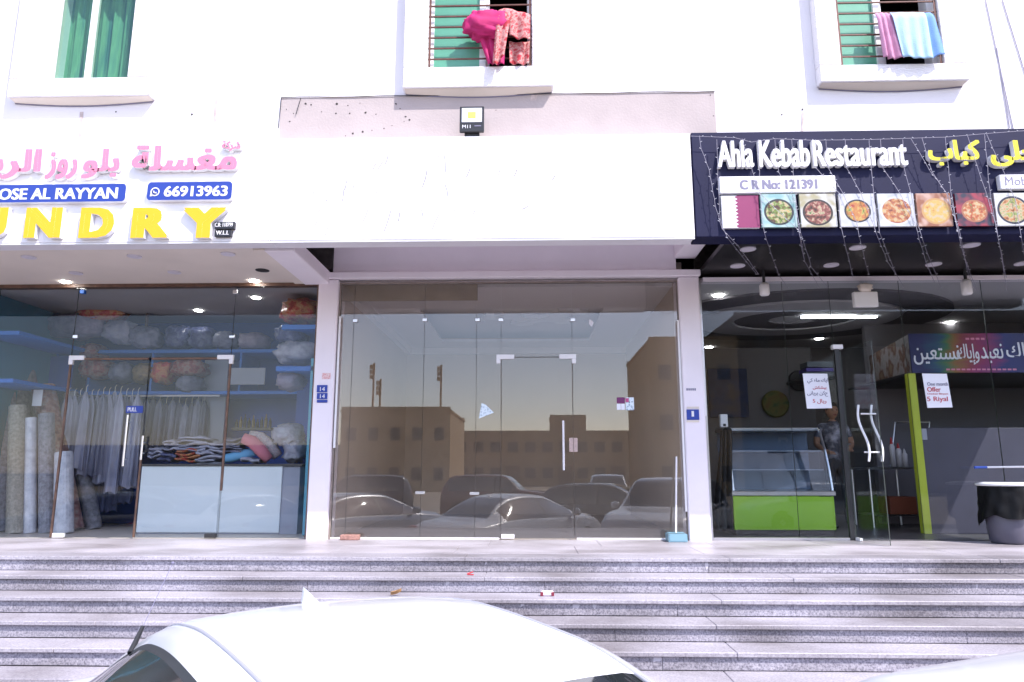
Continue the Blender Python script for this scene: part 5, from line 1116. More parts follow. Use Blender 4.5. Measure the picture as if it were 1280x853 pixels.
# pictures and shelf on the back walls
M['picblue'] = multi('blue_mosque_print', [(0.012, 0.016, 0.05), (0.02, 0.03, 0.08), (0.06, 0.045, 0.05)], 3); M['roundpic'] = multi('green_gold_print', [(0.02, 0.05, 0.015), (0.10, 0.09, 0.015), (0.11, 0.05, 0.012)], 7)
b = box_at(886, 461, 935, 522, 11.5); pc = thing('framed_picture', 'large dark blue picture on the restaurant wall above the display counter', 'picture', (b[0], 11.5, b[2])); MB().bbox(b[0], b[1], 11.5, 11.53, b[2], b[3], 0.004).build('print', M['picblue'], pc)
MB().bbox(R1 + 0.002, 4.6, 11.54, 11.64, 0.006, ZC - 0.3, 0.01).build('screen_wall', M['restwall'], bld)
p = at(970, 505, 11.48); mb = MB(); mb.lathe([(0, -0.02), (0.2, -0.02), (0.22, 0.0), (0.22, 0.02)], (p.x, 11.5, p.z), 28, ax='y'); tag(mb.build('round_plaque', M['roundpic']), 'round green and gold plaque on the restaurant wall', 'plaque')
p = at(999, 476, 11.48); mb = MB(); mb.lathe([(0, -0.03), (0.15, -0.03), (0.17, 0.0), (0.17, 0.02)], (p.x, 11.5, p.z), 28, ax='y'); tag(mb.build('round_fan', M['darkmetal']), 'dark round wall fan left of the paper notice', 'fan')
M['violet'] = mat('violet_box', (0.08, 0.06, 0.3), 0.5); M['slate'] = mat('slate_box', (0.1, 0.12, 0.15), 0.5)
for i, (y0, y1, m_, lab) in enumerate(((452, 459, 'slate', 'slate grey carton topmost behind the first notice'), (460, 464.5, 'violet', 'violet carton in the middle behind the first notice'), (465, 470, 'slate', 'dark carton lowest behind the first notice'))):
    b = box_at(1009 - i, y0, 1042, y1, 10.8); mb = MB(); mb.bbox(b[0], b[1], 10.8, 11.1, b[2], b[3] - 0.002, 0.004); tag(mb.build('carton', M[m_]), lab, 'carton', 'cartons stacked on the high shelf')
b = box_at(1006, 470.5, 1044, 472.5, 10.75); shf = thing('wall_shelf', 'dark wall shelf under three cartons', 'shelf', (b[0], 10.8, b[2])); MB().bbox(b[0], b[1], 10.75, 11.539, b[2] - 0.02, b[3], 0.003).build('board', M['darkmetal'], shf)
# kitchen booth with banner
YB = 9.2; kb = thing('kitchen_booth', 'kitchen booth with a colourful Arabic banner, lime post and dark low wall', 'booth', (gx(1150, 660, YB), YB, 0))
b = box_at(1137, 417, 1400, 466, YB)
def banner_mat():
    m = bpy.data.materials.new('splash_banner'); m.use_nodes = True; nt = m.node_tree; p = nt.nodes['Principled BSDF']; p.inputs['Roughness'].default_value = 0.45
    tc = nt.nodes.new('ShaderNodeTexCoord'); sp = nt.nodes.new('ShaderNodeSeparateXYZ'); nt.links.new(tc.outputs['Generated'], sp.inputs[0])
    n = nt.nodes.new('ShaderNodeTexNoise'); n.inputs['Scale'].default_value = 5; n.inputs['Detail'].default_value = 5; nt.links.new(tc.outputs['Generated'], n.inputs['Vector'])
    a = nt.nodes.new('ShaderNodeMath'); a.operation = 'MULTIPLY_ADD'; a.inputs[1].default_value = 0.22; nt.links.new(n.outputs['Fac'], a.inputs[0]); nt.links.new(sp.outputs['X'], a.inputs[2])
    r = nt.nodes.new('ShaderNodeValToRGB'); st_ = [(0.17, (0.012, 0.015, 0.09)), (0.23, (0.01, 0.06, 0.13)), (0.28, (0.04, 0.14, 0.05)), (0.32, (0.22, 0.10, 0.02)), (0.37, (0.22, 0.03, 0.04)), (0.43, (0.24, 0.01, 0.09)), (0.50, (0.16, 0.012, 0.12)), (0.56, (0.012, 0.018, 0.14)), (0.68, (0.01, 0.015, 0.09))]
    for i, (ps, c) in enumerate(st_):
        e = r.color_ramp.elements[i] if i < 2 else r.color_ramp.elements.new(ps); e.position = ps; e.color = (*c, 1)
    nt.links.new(a.outputs[0], r.inputs[0]); nt.links.new(r.outputs[0], p.inputs['Base Color']); return m
M['banner'] = banner_mat()
MB().box(b[0], b[1], YB - 0.02, YB, b[2], b[3]).build('banner', M['banner'], kb)
for w_, px in (('نستعين', (1142, 432, 1200, 456)), ('وإياك', (1196, 430, 1224, 456)), ('نعبد', (1226, 430, 1254, 454)), ('إياك', (1258, 428, 1296, 454))):
    lt('word', arabic(w_), px, [M['paper']], 0.004, YB - 0.025, kb, bold=0.012)
for k in range(2): 
    mb = MB()
    for j in range(14 if k else 4):
        bb = box_at((1183 if k else 1207) + j * 6.4, 461 if k else 422.5, (1183 if k else 1207) + j * 6.4 + 4.5, 463 if k else 425, YB - 0.023); mb.box(bb[0], bb[1], YB - 0.023, YB - 0.0205, bb[2], bb[3])
    tag(mb.build('small_print', M['pink'], kb), kind='stuff')
e0 = at(1137, 420, YB); e1 = at(1081, 440, 11.2)
M['sidepic'] = multi('menu_side_print', [(0.22, 0.21, 0.21), (0.28, 0.26, 0.26), (0.12, 0.05, 0.03), (0.2, 0.14, 0.1)], 5)
MB().face([(e0.x, YB, b[3]), (e0.x, YB, b[2]), (e1.x, 11.2, b[2] + 0.0), (e1.x, 11.2, b[3])]) if False else None
mb = MB(); lo_, hi_ = b[2], b[3]
A_, B_ = (e0.x - 0.002, YB), (e1.x, 11.2)
mb.face([(A_[0], A_[1], lo_), (A_[0], A_[1], hi_), (B_[0], B_[1], hi_), (B_[0], B_[1], lo_)]); mb.face([(A_[0] + .03, A_[1], lo_), (B_[0] + .03, B_[1], lo_), (B_[0] + .03, B_[1], hi_), (A_[0] + .03, A_[1], hi_)]); mb.face([(A_[0], A_[1], lo_), (B_[0], B_[1], lo_), (B_[0] + .03, B_[1], lo_), (A_[0] + .03, A_[1], lo_)]); mb.face([(A_[0], A_[1], lo_), (A_[0] + .03, A_[1], lo_), (A_[0] + .03, A_[1], hi_), (A_[0], A_[1], hi_)])
mb.build('menu_side', M['sidepic'], kb)
MB().box(e0.x + 0.03, XR - 0.21, YB + 0.001, 11.2, lo_ + 0.0, lo_ + 0.03).build('hood_bottom', M['darkmetal'], kb)
pp0, pp1 = at(1139.5, 470, YB), at(1157, 662, YB)
M['limepost'] = mat('lime_post', (0.45, 0.52, 0.04), 0.4); xpo = gx(1150, 560, YB); MB().bbox(xpo - 0.05, xpo + 0.045, YB + 0.002, YB + 0.1, 0.006, lo_ - 0.002, 0.006).build('corner_post', M['limepost'], kb)
M['lowwall'] = mat('dark_blue_laminate', (0.06, 0.056, 0.085), 0.5, var=0.1); zlw = at(1220, 535, YB + 0.05).z
MB().bbox(xpo + 0.047, XR - 0.21, YB + 0.03, YB + 0.12, 0.006, zlw, 0.006).build('low_wall', M['lowwall'], kb)
bb = box_at(1152, 536, 1158.5, 550, YB + 0.02); MB().bbox(xpo + 0.05, xpo + 0.115, YB + 0.015, YB + 0.029, bb[2], bb[3], 0.003).build('switch_plate', M['cardgrey'], kb)
MB().box(xpo + 0.3, XR - 0.22, 11.0, 11.1, 0.006, ZC - 0.02).build('booth_back', M['restdark'], kb)
# steel table with bottles in the passage
YT = 10.2; t0, t1 = gx(1086, 600, YT), gx(1150, 600, YT); zt_ = at(1110, 584, YT).z
tb = thing('prep_table', 'steel preparation table behind the open restaurant door', 'table', ((t0 + t1) / 2, YT, 0))
MB().bbox(t0, t1, YT, YT + 0.6, zt_ - 0.03, zt_, 0.004).build('table_top', M['steel'], tb)
for x in (t0 + 0.03, t1 - 0.03):
    for y in (YT + 0.03, YT + 0.57): MB().tube([(x, y, 0.006), (x, y, zt_ - 0.031)], 0.018, 8).build('leg', M['steel'], tb)
MB().bbox(t0 + 0.05, t1 - 0.05, YT + 0.05, YT + 0.55, 0.16, 0.18, 0.003).build('under_shelf', M['steel'], tb)
M['terracotta'] = mat('rust_red_crate', (0.22, 0.06, 0.03), 0.6); b = box_at(1113, 627, 1147, 649, YT + 0.1); mb = MB(); mb.bbox(b[0], b[1], YT + 0.1, YT + 0.45, 0.182, 0.182 + b[3] - b[2], 0.008); tag(mb.build('crate', M['terracotta']), 'rust red crate on the lower shelf of the steel table', 'crate')
M['redsauce'] = mat('red_cap', (0.45, 0.03, 0.03), 0.35); M['milky'] = mat('milky_plastic', (0.5, 0.48, 0.5), 0.4)
for i, (x, h, m2, lab) in enumerate(((1117, 0.42, 'redsauce', 'tall squeeze bottle with a red top on the steel table'), (1125, 0.34, 'redsauce', 'middle squeeze bottle with a red top on the steel table'), (1132, 0.26, 'milky', 'short milky bottle rightmost on the steel table'))):
    p = at(x, 583, YT + 0.15); sb = thing('sauce_bottle', lab, 'bottle', (p.x, YT + 0.15, zt_)); mb = MB(); mb.lathe([(0, zt_ + 0.001), (0.035, zt_ + 0.001), (0.037, zt_ + h * 0.7), (0.02, zt_ + h * 0.78), (0, zt_ + h * 0.78)], (p.x, YT + 0.15, 0), 14); mb.build('body', M['milky'], sb, smooth=True)
    mb = MB(); mb.lathe([(0.021, zt_ + h * 0.76), (0.018, zt_ + h * 0.86), (0.006, zt_ + h), (0, zt_ + h)], (p.x, YT + 0.15, 0), 12); mb.build('cap', M[m2], sb, smooth=True)
gd = thing('sneeze_guard', 'steel framed glass guard standing at the back of the table', 'guard', (t0, YT + 0.45, zt_)); 
g0, g1 = at(1112, 578, YT + 0.4), at(1119, 528, YT + 0.5); g2, g3 = at(1162, 528, YT + 0.5), at(1160, 545, YT + 0.5)
MB().tube([(g0.x, g0.y, zt_), g1, g2, g3], 0.012, 6).build('frame', M['steel'], gd)

# ================================================================== A PERSON BEHIND THE RESTAURANT GLASS
def person():
    Yp = 10.0; c = at(1043, 560, Yp); X = c.x; zf = 0.006
    P = {'pelvis': (0, 0, .92), 'waist': (0, 0, 1.08), 'chest': (0, .0, 1.28), 'neck0': (0, .01, 1.43), 'neck': (0, .0, 1.50),
         'sl': (-.17, .01, 1.40), 'sr': (.17, .01, 1.40), 'el': (-.24, .02, 1.14), 'er': (.24, .0, 1.14), 'wl': (-.17, -.17, 1.02), 'wr': (.12, -.2, 1.06),
         'hl': (-.15, -.24, 1.02), 'hr': (.08, -.26, 1.06), 'thl': (-.09, 0, .86), 'thr': (.09, 0, .86), 'kl': (-.1, -.02, .48), 'kr': (.11, -.02, .48), 'al': (-.1, .02, .09), 'ar': (.12, .02, .09), 'tl': (-.11, -.14, .03), 'tr': (.14, -.14, .03)}
    Rr = {'pelvis': .145, 'waist': .13, 'chest': .15, 'neck0': .07, 'neck': .052, 'sl': .065, 'sr': .065, 'el': .043, 'er': .043, 'wl': .029, 'wr': .029, 'hl': .03, 'hr': .03, 'thl': .09, 'thr': .09, 'kl': .06, 'kr': .06, 'al': .042, 'ar': .042, 'tl': .035, 'tr': .035}
    E_ = [('pelvis', 'waist'), ('waist', 'chest'), ('chest', 'neck0'), ('neck0', 'neck'), ('chest', 'sl'), ('chest', 'sr'), ('sl', 'el'), ('sr', 'er'), ('el', 'wl'), ('er', 'wr'), ('wl', 'hl'), ('wr', 'hr'), ('pelvis', 'thl'), ('pelvis', 'thr'), ('thl', 'kl'), ('thr', 'kr'), ('kl', 'al'), ('kr', 'ar'), ('al', 'tl'), ('ar', 'tr')]
    for s, h in (('l', -1), ('r', 1)):                      # five unequal fingers on each hand
        b = Vector(P['h' + s])
        for k in range(4):
            o_ = Vector(((k - 1.5) * .018, -.035, 0.0)); t_ = b + Vector(((k - 1.5) * .02, -.075 - .012 * (1.5 - abs(k - 1.5)), -.028))
            P[f'f{s}{k}a'] = tuple(b + o_); P[f'f{s}{k}b'] = tuple(t_); Rr[f'f{s}{k}a'] = .010; Rr[f'f{s}{k}b'] = .008
            E_ += [('h' + s, f'f{s}{k}a'), (f'f{s}{k}a', f'f{s}{k}b')]
        P[f't{s}a'] = tuple(Vector(P['w' + s]) + Vector((-h * .035, -.05, .01))); Rr[f't{s}a'] = .011; P[f't{s}b'] = tuple(Vector(P['w' + s]) + Vector((-h * .045, -.09, -.005))); Rr[f't{s}b'] = .008
        E_ += [('w' + s, f't{s}a'), (f't{s}a', f't{s}b')]
    names = list(P); me = bpy.data.meshes.new('person'); me.from_pydata([P[n] for n in names], [(names.index(a), names.index(b)) for a, b in E_], [])
    ob = bpy.data.objects.new('skel', me); col.objects.link(ob)
    sk = ob.modifiers.new('s', 'SKIN'); su = ob.modifiers.new('u', 'SUBSURF'); su.levels = 2; su.render_levels = 2
    for i, n in enumerate(names):
        d = me.skin_vertices[0].data[i]; r = Rr[n]; d.radius = (r, r * (0.72 if n in ('pelvis', 'waist', 'chest') else 1)); d.use_root = n == 'pelvis'
    dg = bpy.context.evaluated_depsgraph_get(); m2 = bpy.data.meshes.new_from_object(ob.evaluated_get(dg)); bpy.data.objects.remove(ob)
    mb = MB(); mb.v = [tuple(v.co) for v in m2.vertices]; mb.f = [tuple(p.vertices) for p in m2.polygons]
    for p in m2.polygons:
        z = p.center.z; x = abs(p.center.x); y = p.center.y
        arm = (x > .19 and z < 1.24) or (y < -.1 and z > .7)
        mb.m.append(0 if (z > 1.455 or arm) else 1 if z > .93 else 2 if z > .1 else 3)
    n0 = len(mb.v)                                          # head: skull narrowing to the chin, with brow, nose, lips and ears
    def head(u, v):
        th = math.pi * v; ph = 2 * math.pi * u; z = math.cos(th); r = math.sin(th)
        w = .076 * (1 - .22 * max(0, -z) ** 1.3); d = .097 * (1 - .12 * max(0, -z))
        x, y = w * r * math.cos(ph), d * r * math.sin(ph)
        f = max(0, -math.sin(ph)) ** 3 * r
        y -= f * (.026 * math.exp(-((z + .12) / .16) ** 2) * math.exp(-(x / .016) ** 2) + .008 * math.exp(-((z + .52) / .06) ** 2) * math.exp(-(x / .03) ** 2) + .01 * math.exp(-((z + .88) / .14) ** 2))
        y += f * .012 * (math.exp(-((abs(x) - .033) / .016) ** 2) * math.exp(-((z - .06) / .09) ** 2))
        return (x, y - .015, 1.60 + z * .118)
    mb.grid(head, 40, 28, 0)
    for s in (-1, 1): mb.blob((s * .076, -.005, 1.60), (.011, .02, .032), 1, .1, 2, 8, 10, m=0)
    mb.v = [(x + X, y + Yp, z + zf) for x, y, z in mb.v]
    t = thing('person', 'person in a dark shirt with a pale print standing behind the display counter', 'person', (X, Yp, zf))
    skin = mat('skin', (0.30, 0.15, 0.09), 0.55); shirt = multi('dark_print_shirt', [(0.03, 0.03, 0.04), (0.05, 0.05, 0.07), (0.35, 0.34, 0.4)], 7); tr = mat('dark_trousers', (0.025, 0.025, 0.032), 0.85); sh = mat('black_shoes', (0.01, 0.01, 0.01), 0.5)
    mb.build('body', [skin, shirt, tr, sh], t, smooth=True)
    hb_ = MB(); hb_.grid(lambda u, v: (X + .082 * math.sin(v * 1.75) * math.cos(2 * math.pi * u) * 1.0, Yp - .012 + .104 * math.sin(v * 1.75) * math.sin(2 * math.pi * u) + .02 * v, zf + 1.605 + .125 * math.cos(v * 1.75) + .05 * max(0, -math.sin(2 * math.pi * u)) * v), 32, 10); hb_.build('hair', mat('black_hair', (0.012, 0.01, 0.009), 0.6), t, smooth=True)
    eb = MB()
    for s in (-1, 1): eb.blob((X + s * .032, Yp - .098, zf + 1.607), (.012, .008, .007), 2, 0, 1, 6, 8)
    eb.build('eyes', M['darkmetal'], t)
    lm_ = MB(); lm_.tube([(X - .024, Yp - .103, zf + 1.54), (X, Yp - .112, zf + 1.538), (X + .024, Yp - .103, zf + 1.54)], [.004, .006, .004], 6); lm_.build('mouth', M['darkred'], t)
person()

# ================================================================== CARS
def interp(keys, x, c):                   # smooth (monotone) interpolation of column c
    n = len(keys)
    for i in range(n - 1):
        if keys[i][0] <= x <= keys[i + 1][0]:
            x0, x1 = keys[i][0], keys[i + 1][0]; y0, y1 = keys[i][c], keys[i + 1][c]; h = x1 - x0
            d = (y1 - y0) / h
            def sl_(j):
                if j <= 0 or j >= n - 1: return d if (j in (0, n - 1)) else 0
                a = (keys[j][c] - keys[j - 1][c]) / (keys[j][0] - keys[j - 1][0]); b = (keys[j + 1][c] - keys[j][c]) / (keys[j + 1][0] - keys[j][0])
                return 0 if a * b <= 0 else 2 * a * b / (a + b)
            m0, m1 = sl_(i), sl_(i + 1); t = (x - x0) / h
            return (2 * t ** 3 - 3 * t * t + 1) * y0 + (t ** 3 - 2 * t * t + t) * h * m0 + (-2 * t ** 3 + 3 * t * t) * y1 + (t ** 3 - t * t) * h * m1
    return keys[-1][c]
# x from tail (-) to nose (+): half width, belt height, top height, half width of the top
SEDAN = [(-2.25, 0.66, 0.58, 0.64, 0.5), (-2.15, 0.78, 0.74, 0.83, 0.58), (-1.95, 0.83, 0.82, 0.91, 0.62), (-1.55, 0.865, 0.88, 0.965, 0.62), (-1.1, 0.88, 0.92, 1.215, 0.507), (-0.72, 0.885, 0.935, 1.34, 0.486), (-0.25, 0.89, 0.93, 1.38, 0.494), (0.25, 0.89, 0.92, 1.36, 0.49), (0.55, 0.89, 0.91, 1.295, 0.49), (1.2, 0.88, 0.9, 1.0, 0.68), (1.75, 0.86, 0.84, 0.92, 0.66), (2.1, 0.79, 0.7, 0.78, 0.58), (2.25, 0.66, 0.55, 0.62, 0.48)]
SUV = [(-2.2, .72, .75, .82, .6), (-2.12, .85, .98, 1.15, .66), (-2.0, .88, 1.05, 1.4, .64), (-1.75, .89, 1.06, 1.64, .63), (-1.0, .905, 1.06, 1.70, .65), (0., .91, 1.05, 1.70, .65), (.4, .91, 1.04, 1.64, .64), (1.05, .90, 1.03, 1.12, .76), (1.7, .88, .98, 1.06, .76), (2.1, .82, .86, .94, .68), (2.22, .72, .66, .74, .58)]
HATCH = [(-2.0, .68, .66, .72, .55), (-1.92, .80, .86, .98, .62), (-1.8, .83, .93, 1.12, .62), (-1.45, .85, .94, 1.40, .58), (-.9, .86, .94, 1.49, .59), (0., .865, .93, 1.50, .59), (.4, .86, .92, 1.43, .585), (1.15, .85, .92, 1.03, .68), (1.6, .83, .86, .94, .66), (1.95, .76, .70, .78, .56), (2.05, .64, .55, .62, .46)]
CARDEF = {'sedan': (SEDAN, (-1.50, -.80), (.49, 1.15), (-1.22, .98), (-.02, .05)), 'suv': (SUV, (-2.05, -1.80), (.30, 1.0), (-1.85, .85), (-.05, .02)), 'hatch': (HATCH, (-1.82, -1.48), (.30, 1.1), (-1.5, .92), (-.1, -.03))}
M['carglass'] = mat('car_glass', (0.02, 0.024, 0.026), 0.03, spec=1.0, coat=1.0); M['rubber'] = mat('tyre_rubber', (0.012, 0.012, 0.012), 0.85); M['trim'] = mat('black_trim', (0.012, 0.012, 0.014), 0.5)
M['rim'] = mat('alloy', (0.5, 0.5, 0.52), 0.3, metal=1.0); M['lens'] = mat('lamp_lens', (0.6, 0.6, 0.62), 0.1, coat=1); M['redlens'] = mat('red_lens', (0.4, 0.01, 0.01), 0.15, coat=1); M['arch'] = mat('wheel_arch_dark', (0.004, 0.004, 0.004), 0.9)
M['moulding'] = mat('pale_roof_moulding', (0.33, 0.33, 0.37), 0.5)
def paint(n, c, metal=0.0): return mat(n, c, 0.32, coat=0.8, metal=metal)
M['cwhite'] = paint('white_car_paint', (0.80, 0.80, 0.82)); M['cblack'] = paint('black_car_paint', (0.015, 0.015, 0.018)); M['csilver'] = paint('silver_car_paint', (0.45, 0.46, 0.48), 0.5); M['cgrey'] = paint('grey_car_paint', (0.12, 0.12, 0.13), 0.3); M['cred'] = paint('maroon_car_paint', (0.14, 0.02, 0.02))
def make_car(kind, body_mat, label, fine=1):
    keys, rw, ws, sd, bp = CARDEF[kind]; L0_, L1_ = keys[0][0], keys[-1][0]
    us = set([k[0] for k in keys] + [rw[0], rw[1], ws[0], ws[1], sd[0], sd[1], bp[0], bp[1]])
    n = 60 * fine
    for i in range(n + 1): us.add(L0_ + (L1_ - L0_) * i / n)
    us = sorted(us); uu = [us[0]]
    sp = set([rw[0], rw[1], ws[0], ws[1], sd[0], sd[1], bp[0], bp[1], keys[-1][0]])
    for x in us[1:]:
        if x - uu[-1] > 0.012 or x in sp: uu.append(x)
    def section(x):
        hw, zb, zt2, rwid = (interp(keys, x, c) for c in (1, 2, 3, 4)); h = zt2 - zb; k = min(1, h / .4)
        S = [(hw * .90, .20), (hw * .965, .27), (hw * .99, .42), (hw, .55 if zb > .7 else zb * .75), (hw * .995, zb - .12), (hw * .975, zb - .03), (hw * .95, zb)]
        x0, z0 = hw * .95, zb; x1, z1 = rwid + .035, zt2 - .075 * k - .01
        for f_ in (.035, .25, .5, .75, .975): 
            bul = .022 * k * math.sin(math.pi * f_); S.append((x0 + (x1 - x0) * f_ + bul, z0 + (z1 - z0) * f_))
        S += [(x1 - .004, z1 + .01 * k), (rwid + .012, zt2 - .042 * k - .005), (rwid - .03, zt2 - .026 * k - .003), (rwid * .8, zt2 - .014 * k), (rwid * .55, zt2 - .006 * k), (rwid * .28, zt2 - .0015 * k), (0, zt2)]
        return S
    NV = len(section(0)); full = 2 * NV - 1
    V = []
    for x in uu:
        S = section(x); V += [(x, -y, z) for y, z in S] + [(x, y, z) for y, z in S[-2::-1]]
    G = {'body': [], 'windscreen': [], 'rear_window': [], 'sl': [], 'sr': [], 'window_trim': []}
    iB = 6
    for i in range(len(uu) - 1):
        xm = (uu[i] + uu[i + 1]) / 2; tall = interp(keys, xm, 3) - interp(keys, xm, 2)
        for j in range(full - 1):
            jj = j if j < NV - 1 else full - 2 - j
            key = 'body'
            if sd[0] < xm < sd[1] and tall > .10:
                if iB < jj < iB + 5: key = 'window_trim' if bp[0] < xm < bp[1] else ('sr' if j < NV - 1 else 'sl')
                elif jj in (iB, iB + 5): key = 'window_trim'
            if jj >= iB + 8 or (jj == iB + 7):
                if ws[0] < xm < ws[1]: key = 'windscreen' if jj >= iB + 8 else key
                if rw[0] < xm < rw[1]: key = 'rear_window' if jj >= iB + 8 else key
            a = i * full + j; G[key].append((a, a + 1, a + full + 1, a + full))
    t = thing('parked_car', label, 'car')
    def put(nm, faces, m, smooth=True):
        ids = sorted({i for f_ in faces for i in f_}); mp = {o_: k for k, o_ in enumerate(ids)}
        mb = MB(); mb.v = [V[i] for i in ids]; mb.f = [tuple(mp[i] for i in f_) for f_ in faces]; mb.m = [0] * len(mb.f); return mb.build(nm, m, t, smooth)
    body = put('body', G['body'], body_mat)
    # bottom and ends
    ub = MB(); 
    for i in range(len(uu) - 1):
        a, b = V[i * full], V[i * full + full - 1]; c, d = V[(i + 1) * full], V[(i + 1) * full + full - 1]; ub.face([a, c, d, b])
    ub.face([V[k] for k in range(full)][::-1]); ub.face([V[(len(uu) - 1) * full + k] for k in range(full)]); ub.build('bumpers', body_mat, t)
    put('windscreen', G['windscreen'], M['carglass']); put('rear_window', G['rear_window'], M['carglass']); put('window_trim', G['window_trim'], M['trim'])
    put('side_window', G['sl'], M['carglass']); put('side_window', G['sr'], M['carglass'])
    for s in (-1, 1):                     # roof mouldings, mirrors, lamps
        pts = []
        for k in range(25):
            x = rw[1] - .15 + (ws[0] + .12 - rw[1] + .15) * k / 24; S = section(x); y, z = S[iB + 8]; pts.append((x, s * (y - .018), z + .0035))
        MB().tube(pts, .006, 6).build('roof_moulding', M['moulding'] if body_mat is M['cwhite'] else M['trim'], t, smooth=True)
        xm_ = ws[1] - .28; S = section(xm_); my, mz = S[iB][0], S[iB][1] + .03
        mb = MB(); mb.blob((xm_, s * (my + .11), mz + .07), (.055, .10, .07), 2, .05, 1.5, 10, 14); mr = mb.build('mirror', body_mat, t, smooth=True)
        S = section(L1_ - .22); mb = MB(); mb.blob((L1_ - .2, s * .62, S[iB][1] - .09), (.10, .14, .075), 3, .05, 1.5, 10, 14); mb.build('headlight', M['lens'], t, smooth=True)
        S = section(L0_ + .16); mb = MB(); mb.blob((L0_ + .12, s * .66, S[iB][1] - .02), (.07, .13, .09), 3, .05, 1.5, 10, 14); mb.build('tail_light', M['redlens'], t, smooth=True)
        for xw in (L1_ - .86, L0_ + .80):
            hw = interp(keys, xw, 1); c = (xw, s * (hw - .11), .31)
            MB().lathe([(.0, -.12), (.34, -.12), (.36, .10), (.36, .118 if s > 0 else .118), (0, .118)], (xw, s * (hw - .118) if s > 0 else -(hw - .118), .33), 24, ax='y').build('wheel_arch', M['arch'], t)
            wh = MB(); wh.lathe([(.20, -.10), (.29, -.10), (.312, -.07), (.312, .07), (.29, .10), (.20, .10)], (xw, s * (hw - .085), .312), 28, ax='y'); w_ = wh.build('wheel', M['rubber'], t, smooth=True)
            rmv = MB(); rmv.lathe([(.0, .085), (.06, .09), (.18, .075), (.20, .095), (.20, -.09)], (xw, 0, .312), 20, ax='y')
            rmv.v = [(x, s * (hw - .085) + s * y, z) for x, y, z in rmv.v]; rmv.build('rim', M['rim'], w_)
    MB().bbox(L1_ - .06, L1_ + .012, -.26, .26, .36, .47, .005).build('number_plate', M['paper'], t)
    fx_ = MB(); xf = rw[1] - .02 + .12; zf = section(xf)[-1][1]
    fx_.grid(lambda u, v: (xf - .10 + .20 * u - .05 * v * (u), (.028 * (1 - v) * math.sin(math.pi * (.08 + .84 * u))) , zf - .004 + .075 * v * (1 - u) ** .5 * .62), 10, 6)
    fx_.grid(lambda u, v: (xf - .10 + .20 * u - .05 * v * (u), -(.028 * (1 - v) * math.sin(math.pi * (.08 + .84 * u))), zf - .004 + .075 * v * (1 - u) ** .5 * .62), 10, 6)
    fx_.build('roof_antenna', body_mat, t, smooth=True)
    for k in range(2):
        S = section(ws[1] - .02); MB().tube([(ws[1] + .04, -.35 + .55 * k, S[-1][1] + .02), (ws[1] - .16, .0 + .55 * k, section(ws[1] - .16)[-1][1] - .005)], .008, 5).build('wiper', M['trim'], t)
    return t
def place(t, x, y, head, label=None, group=None, z=ROAD):
    t.location = (x, y, z); t.rotation_euler = (0, 0, R(head))
    if label: t['label'] = label
    if group: t['group'] = group
    return t
def recolour(t, m):
    for ch in [o for o in bpy.data.objects if o.parent is t]:
        if ch.name.split('.')[0] in ('body', 'bumpers', 'mirror', 'roof_antenna'):
            ch.data = ch.data.copy(); ch.data.materials[0] = m
    return t
NEARG = 'cars parked along the foot of the steps'
MAINX, MAINY, MAINH = -0.377, 2.11, -52.8
main = place(make_car('sedan', M['cwhite'], '', 2), MAINX, MAINY, MAINH, 'white sedan parked in front of the steps with a whip aerial', NEARG)
ae = MB(); 
# whip aerial on the rear left wing, black foot
a_loc = Matrix.Translation((MAINX, MAINY, ROAD)) @ Matrix.Rotation(R(MAINH), 4, 'Z')
foot = a_loc @ Vector((-1.0, -(interp(SEDAN, -1.0, 4) + 0.03), interp(SEDAN, -1.0, 3) - 0.055)); tip = at(216, 704, foot.y + 0.30)
ft = MB(); d_ = (tip - foot).normalized(); ft.tube([foot - d_ * 0.02, foot + d_ * 0.09], [0.011, 0.007], 8); fo_ = ft.build('aerial_foot', M['trim'], None, local=True); fo_.parent = main; fo_.matrix_parent_inverse = (Matrix.Translation(main.location) @ Matrix.Rotation(R(MAINH), 4, 'Z')).inverted()
ft = MB(); ft.tube([foot + d_ * 0.09, tip], 0.0013, 5); ft.blob(tuple(tip), (0.006, 0.006, 0.006), 0, 0, 1, 6, 8); wo_ = ft.build('whip_aerial', M['greytext'], None, local=True); wo_.parent = main; wo_.matrix_parent_inverse = fo_.matrix_parent_inverse.copy()
suv = place(make_car('suv', M['cwhite'], '', 2), 2.9, 1.65, 115, 'white off road car nosing in towards the steps at the right', NEARG)
base_s = make_car('sedan', M['csilver'], ''); place(base_s, -3.75, 1.5, -54, 'silver sedan parked next to the white sedan, seen mirrored in the glass', NEARG)
def dupcar(src, x, y, h, label, m, group=NEARG): return place(recolour(copy_tree(src), m), x, y, h, label, group)
dupcar(base_s, -6.2, 1.3, -58, 'white sedan mirrored low in the laundry counter', M['cwhite'])
dupcar(base_s, -9.2, 1.3, 150, 'silver grey sedan mirrored beneath the carpets in the laundry window', M['csilver'])
hat = make_car('hatch', M['cgrey'], ''); LOTG = 'cars parked across the road'
place(hat, 2.1, -3.4, 20, 'dark hatchback behind the photographer, mirrored between two white cars', LOTG)
sv2 = dupcar(suv, -1.3, -11.5, 8, 'maroon off road car far back in the mirrored lot', M['cred'], LOTG)
dupcar(suv, -6.8, -11.0, 172, 'grey off road car far back in the mirrored lot by the tall block', M['cgrey'], LOTG)
dupcar(suv, 3.2, -13.5, 95, 'white off road car end on, far back in the mirrored lot', M['cwhite'], LOTG)
dupcar(base_s, -11.5, -5.0, 5, 'dark sedan across the lane from the laundry', M['cgrey'], LOTG)
dupcar(hat, 8.6, -6.0, 175, 'white hatchback across the lane from the restaurant', M['cwhite'], LOTG)

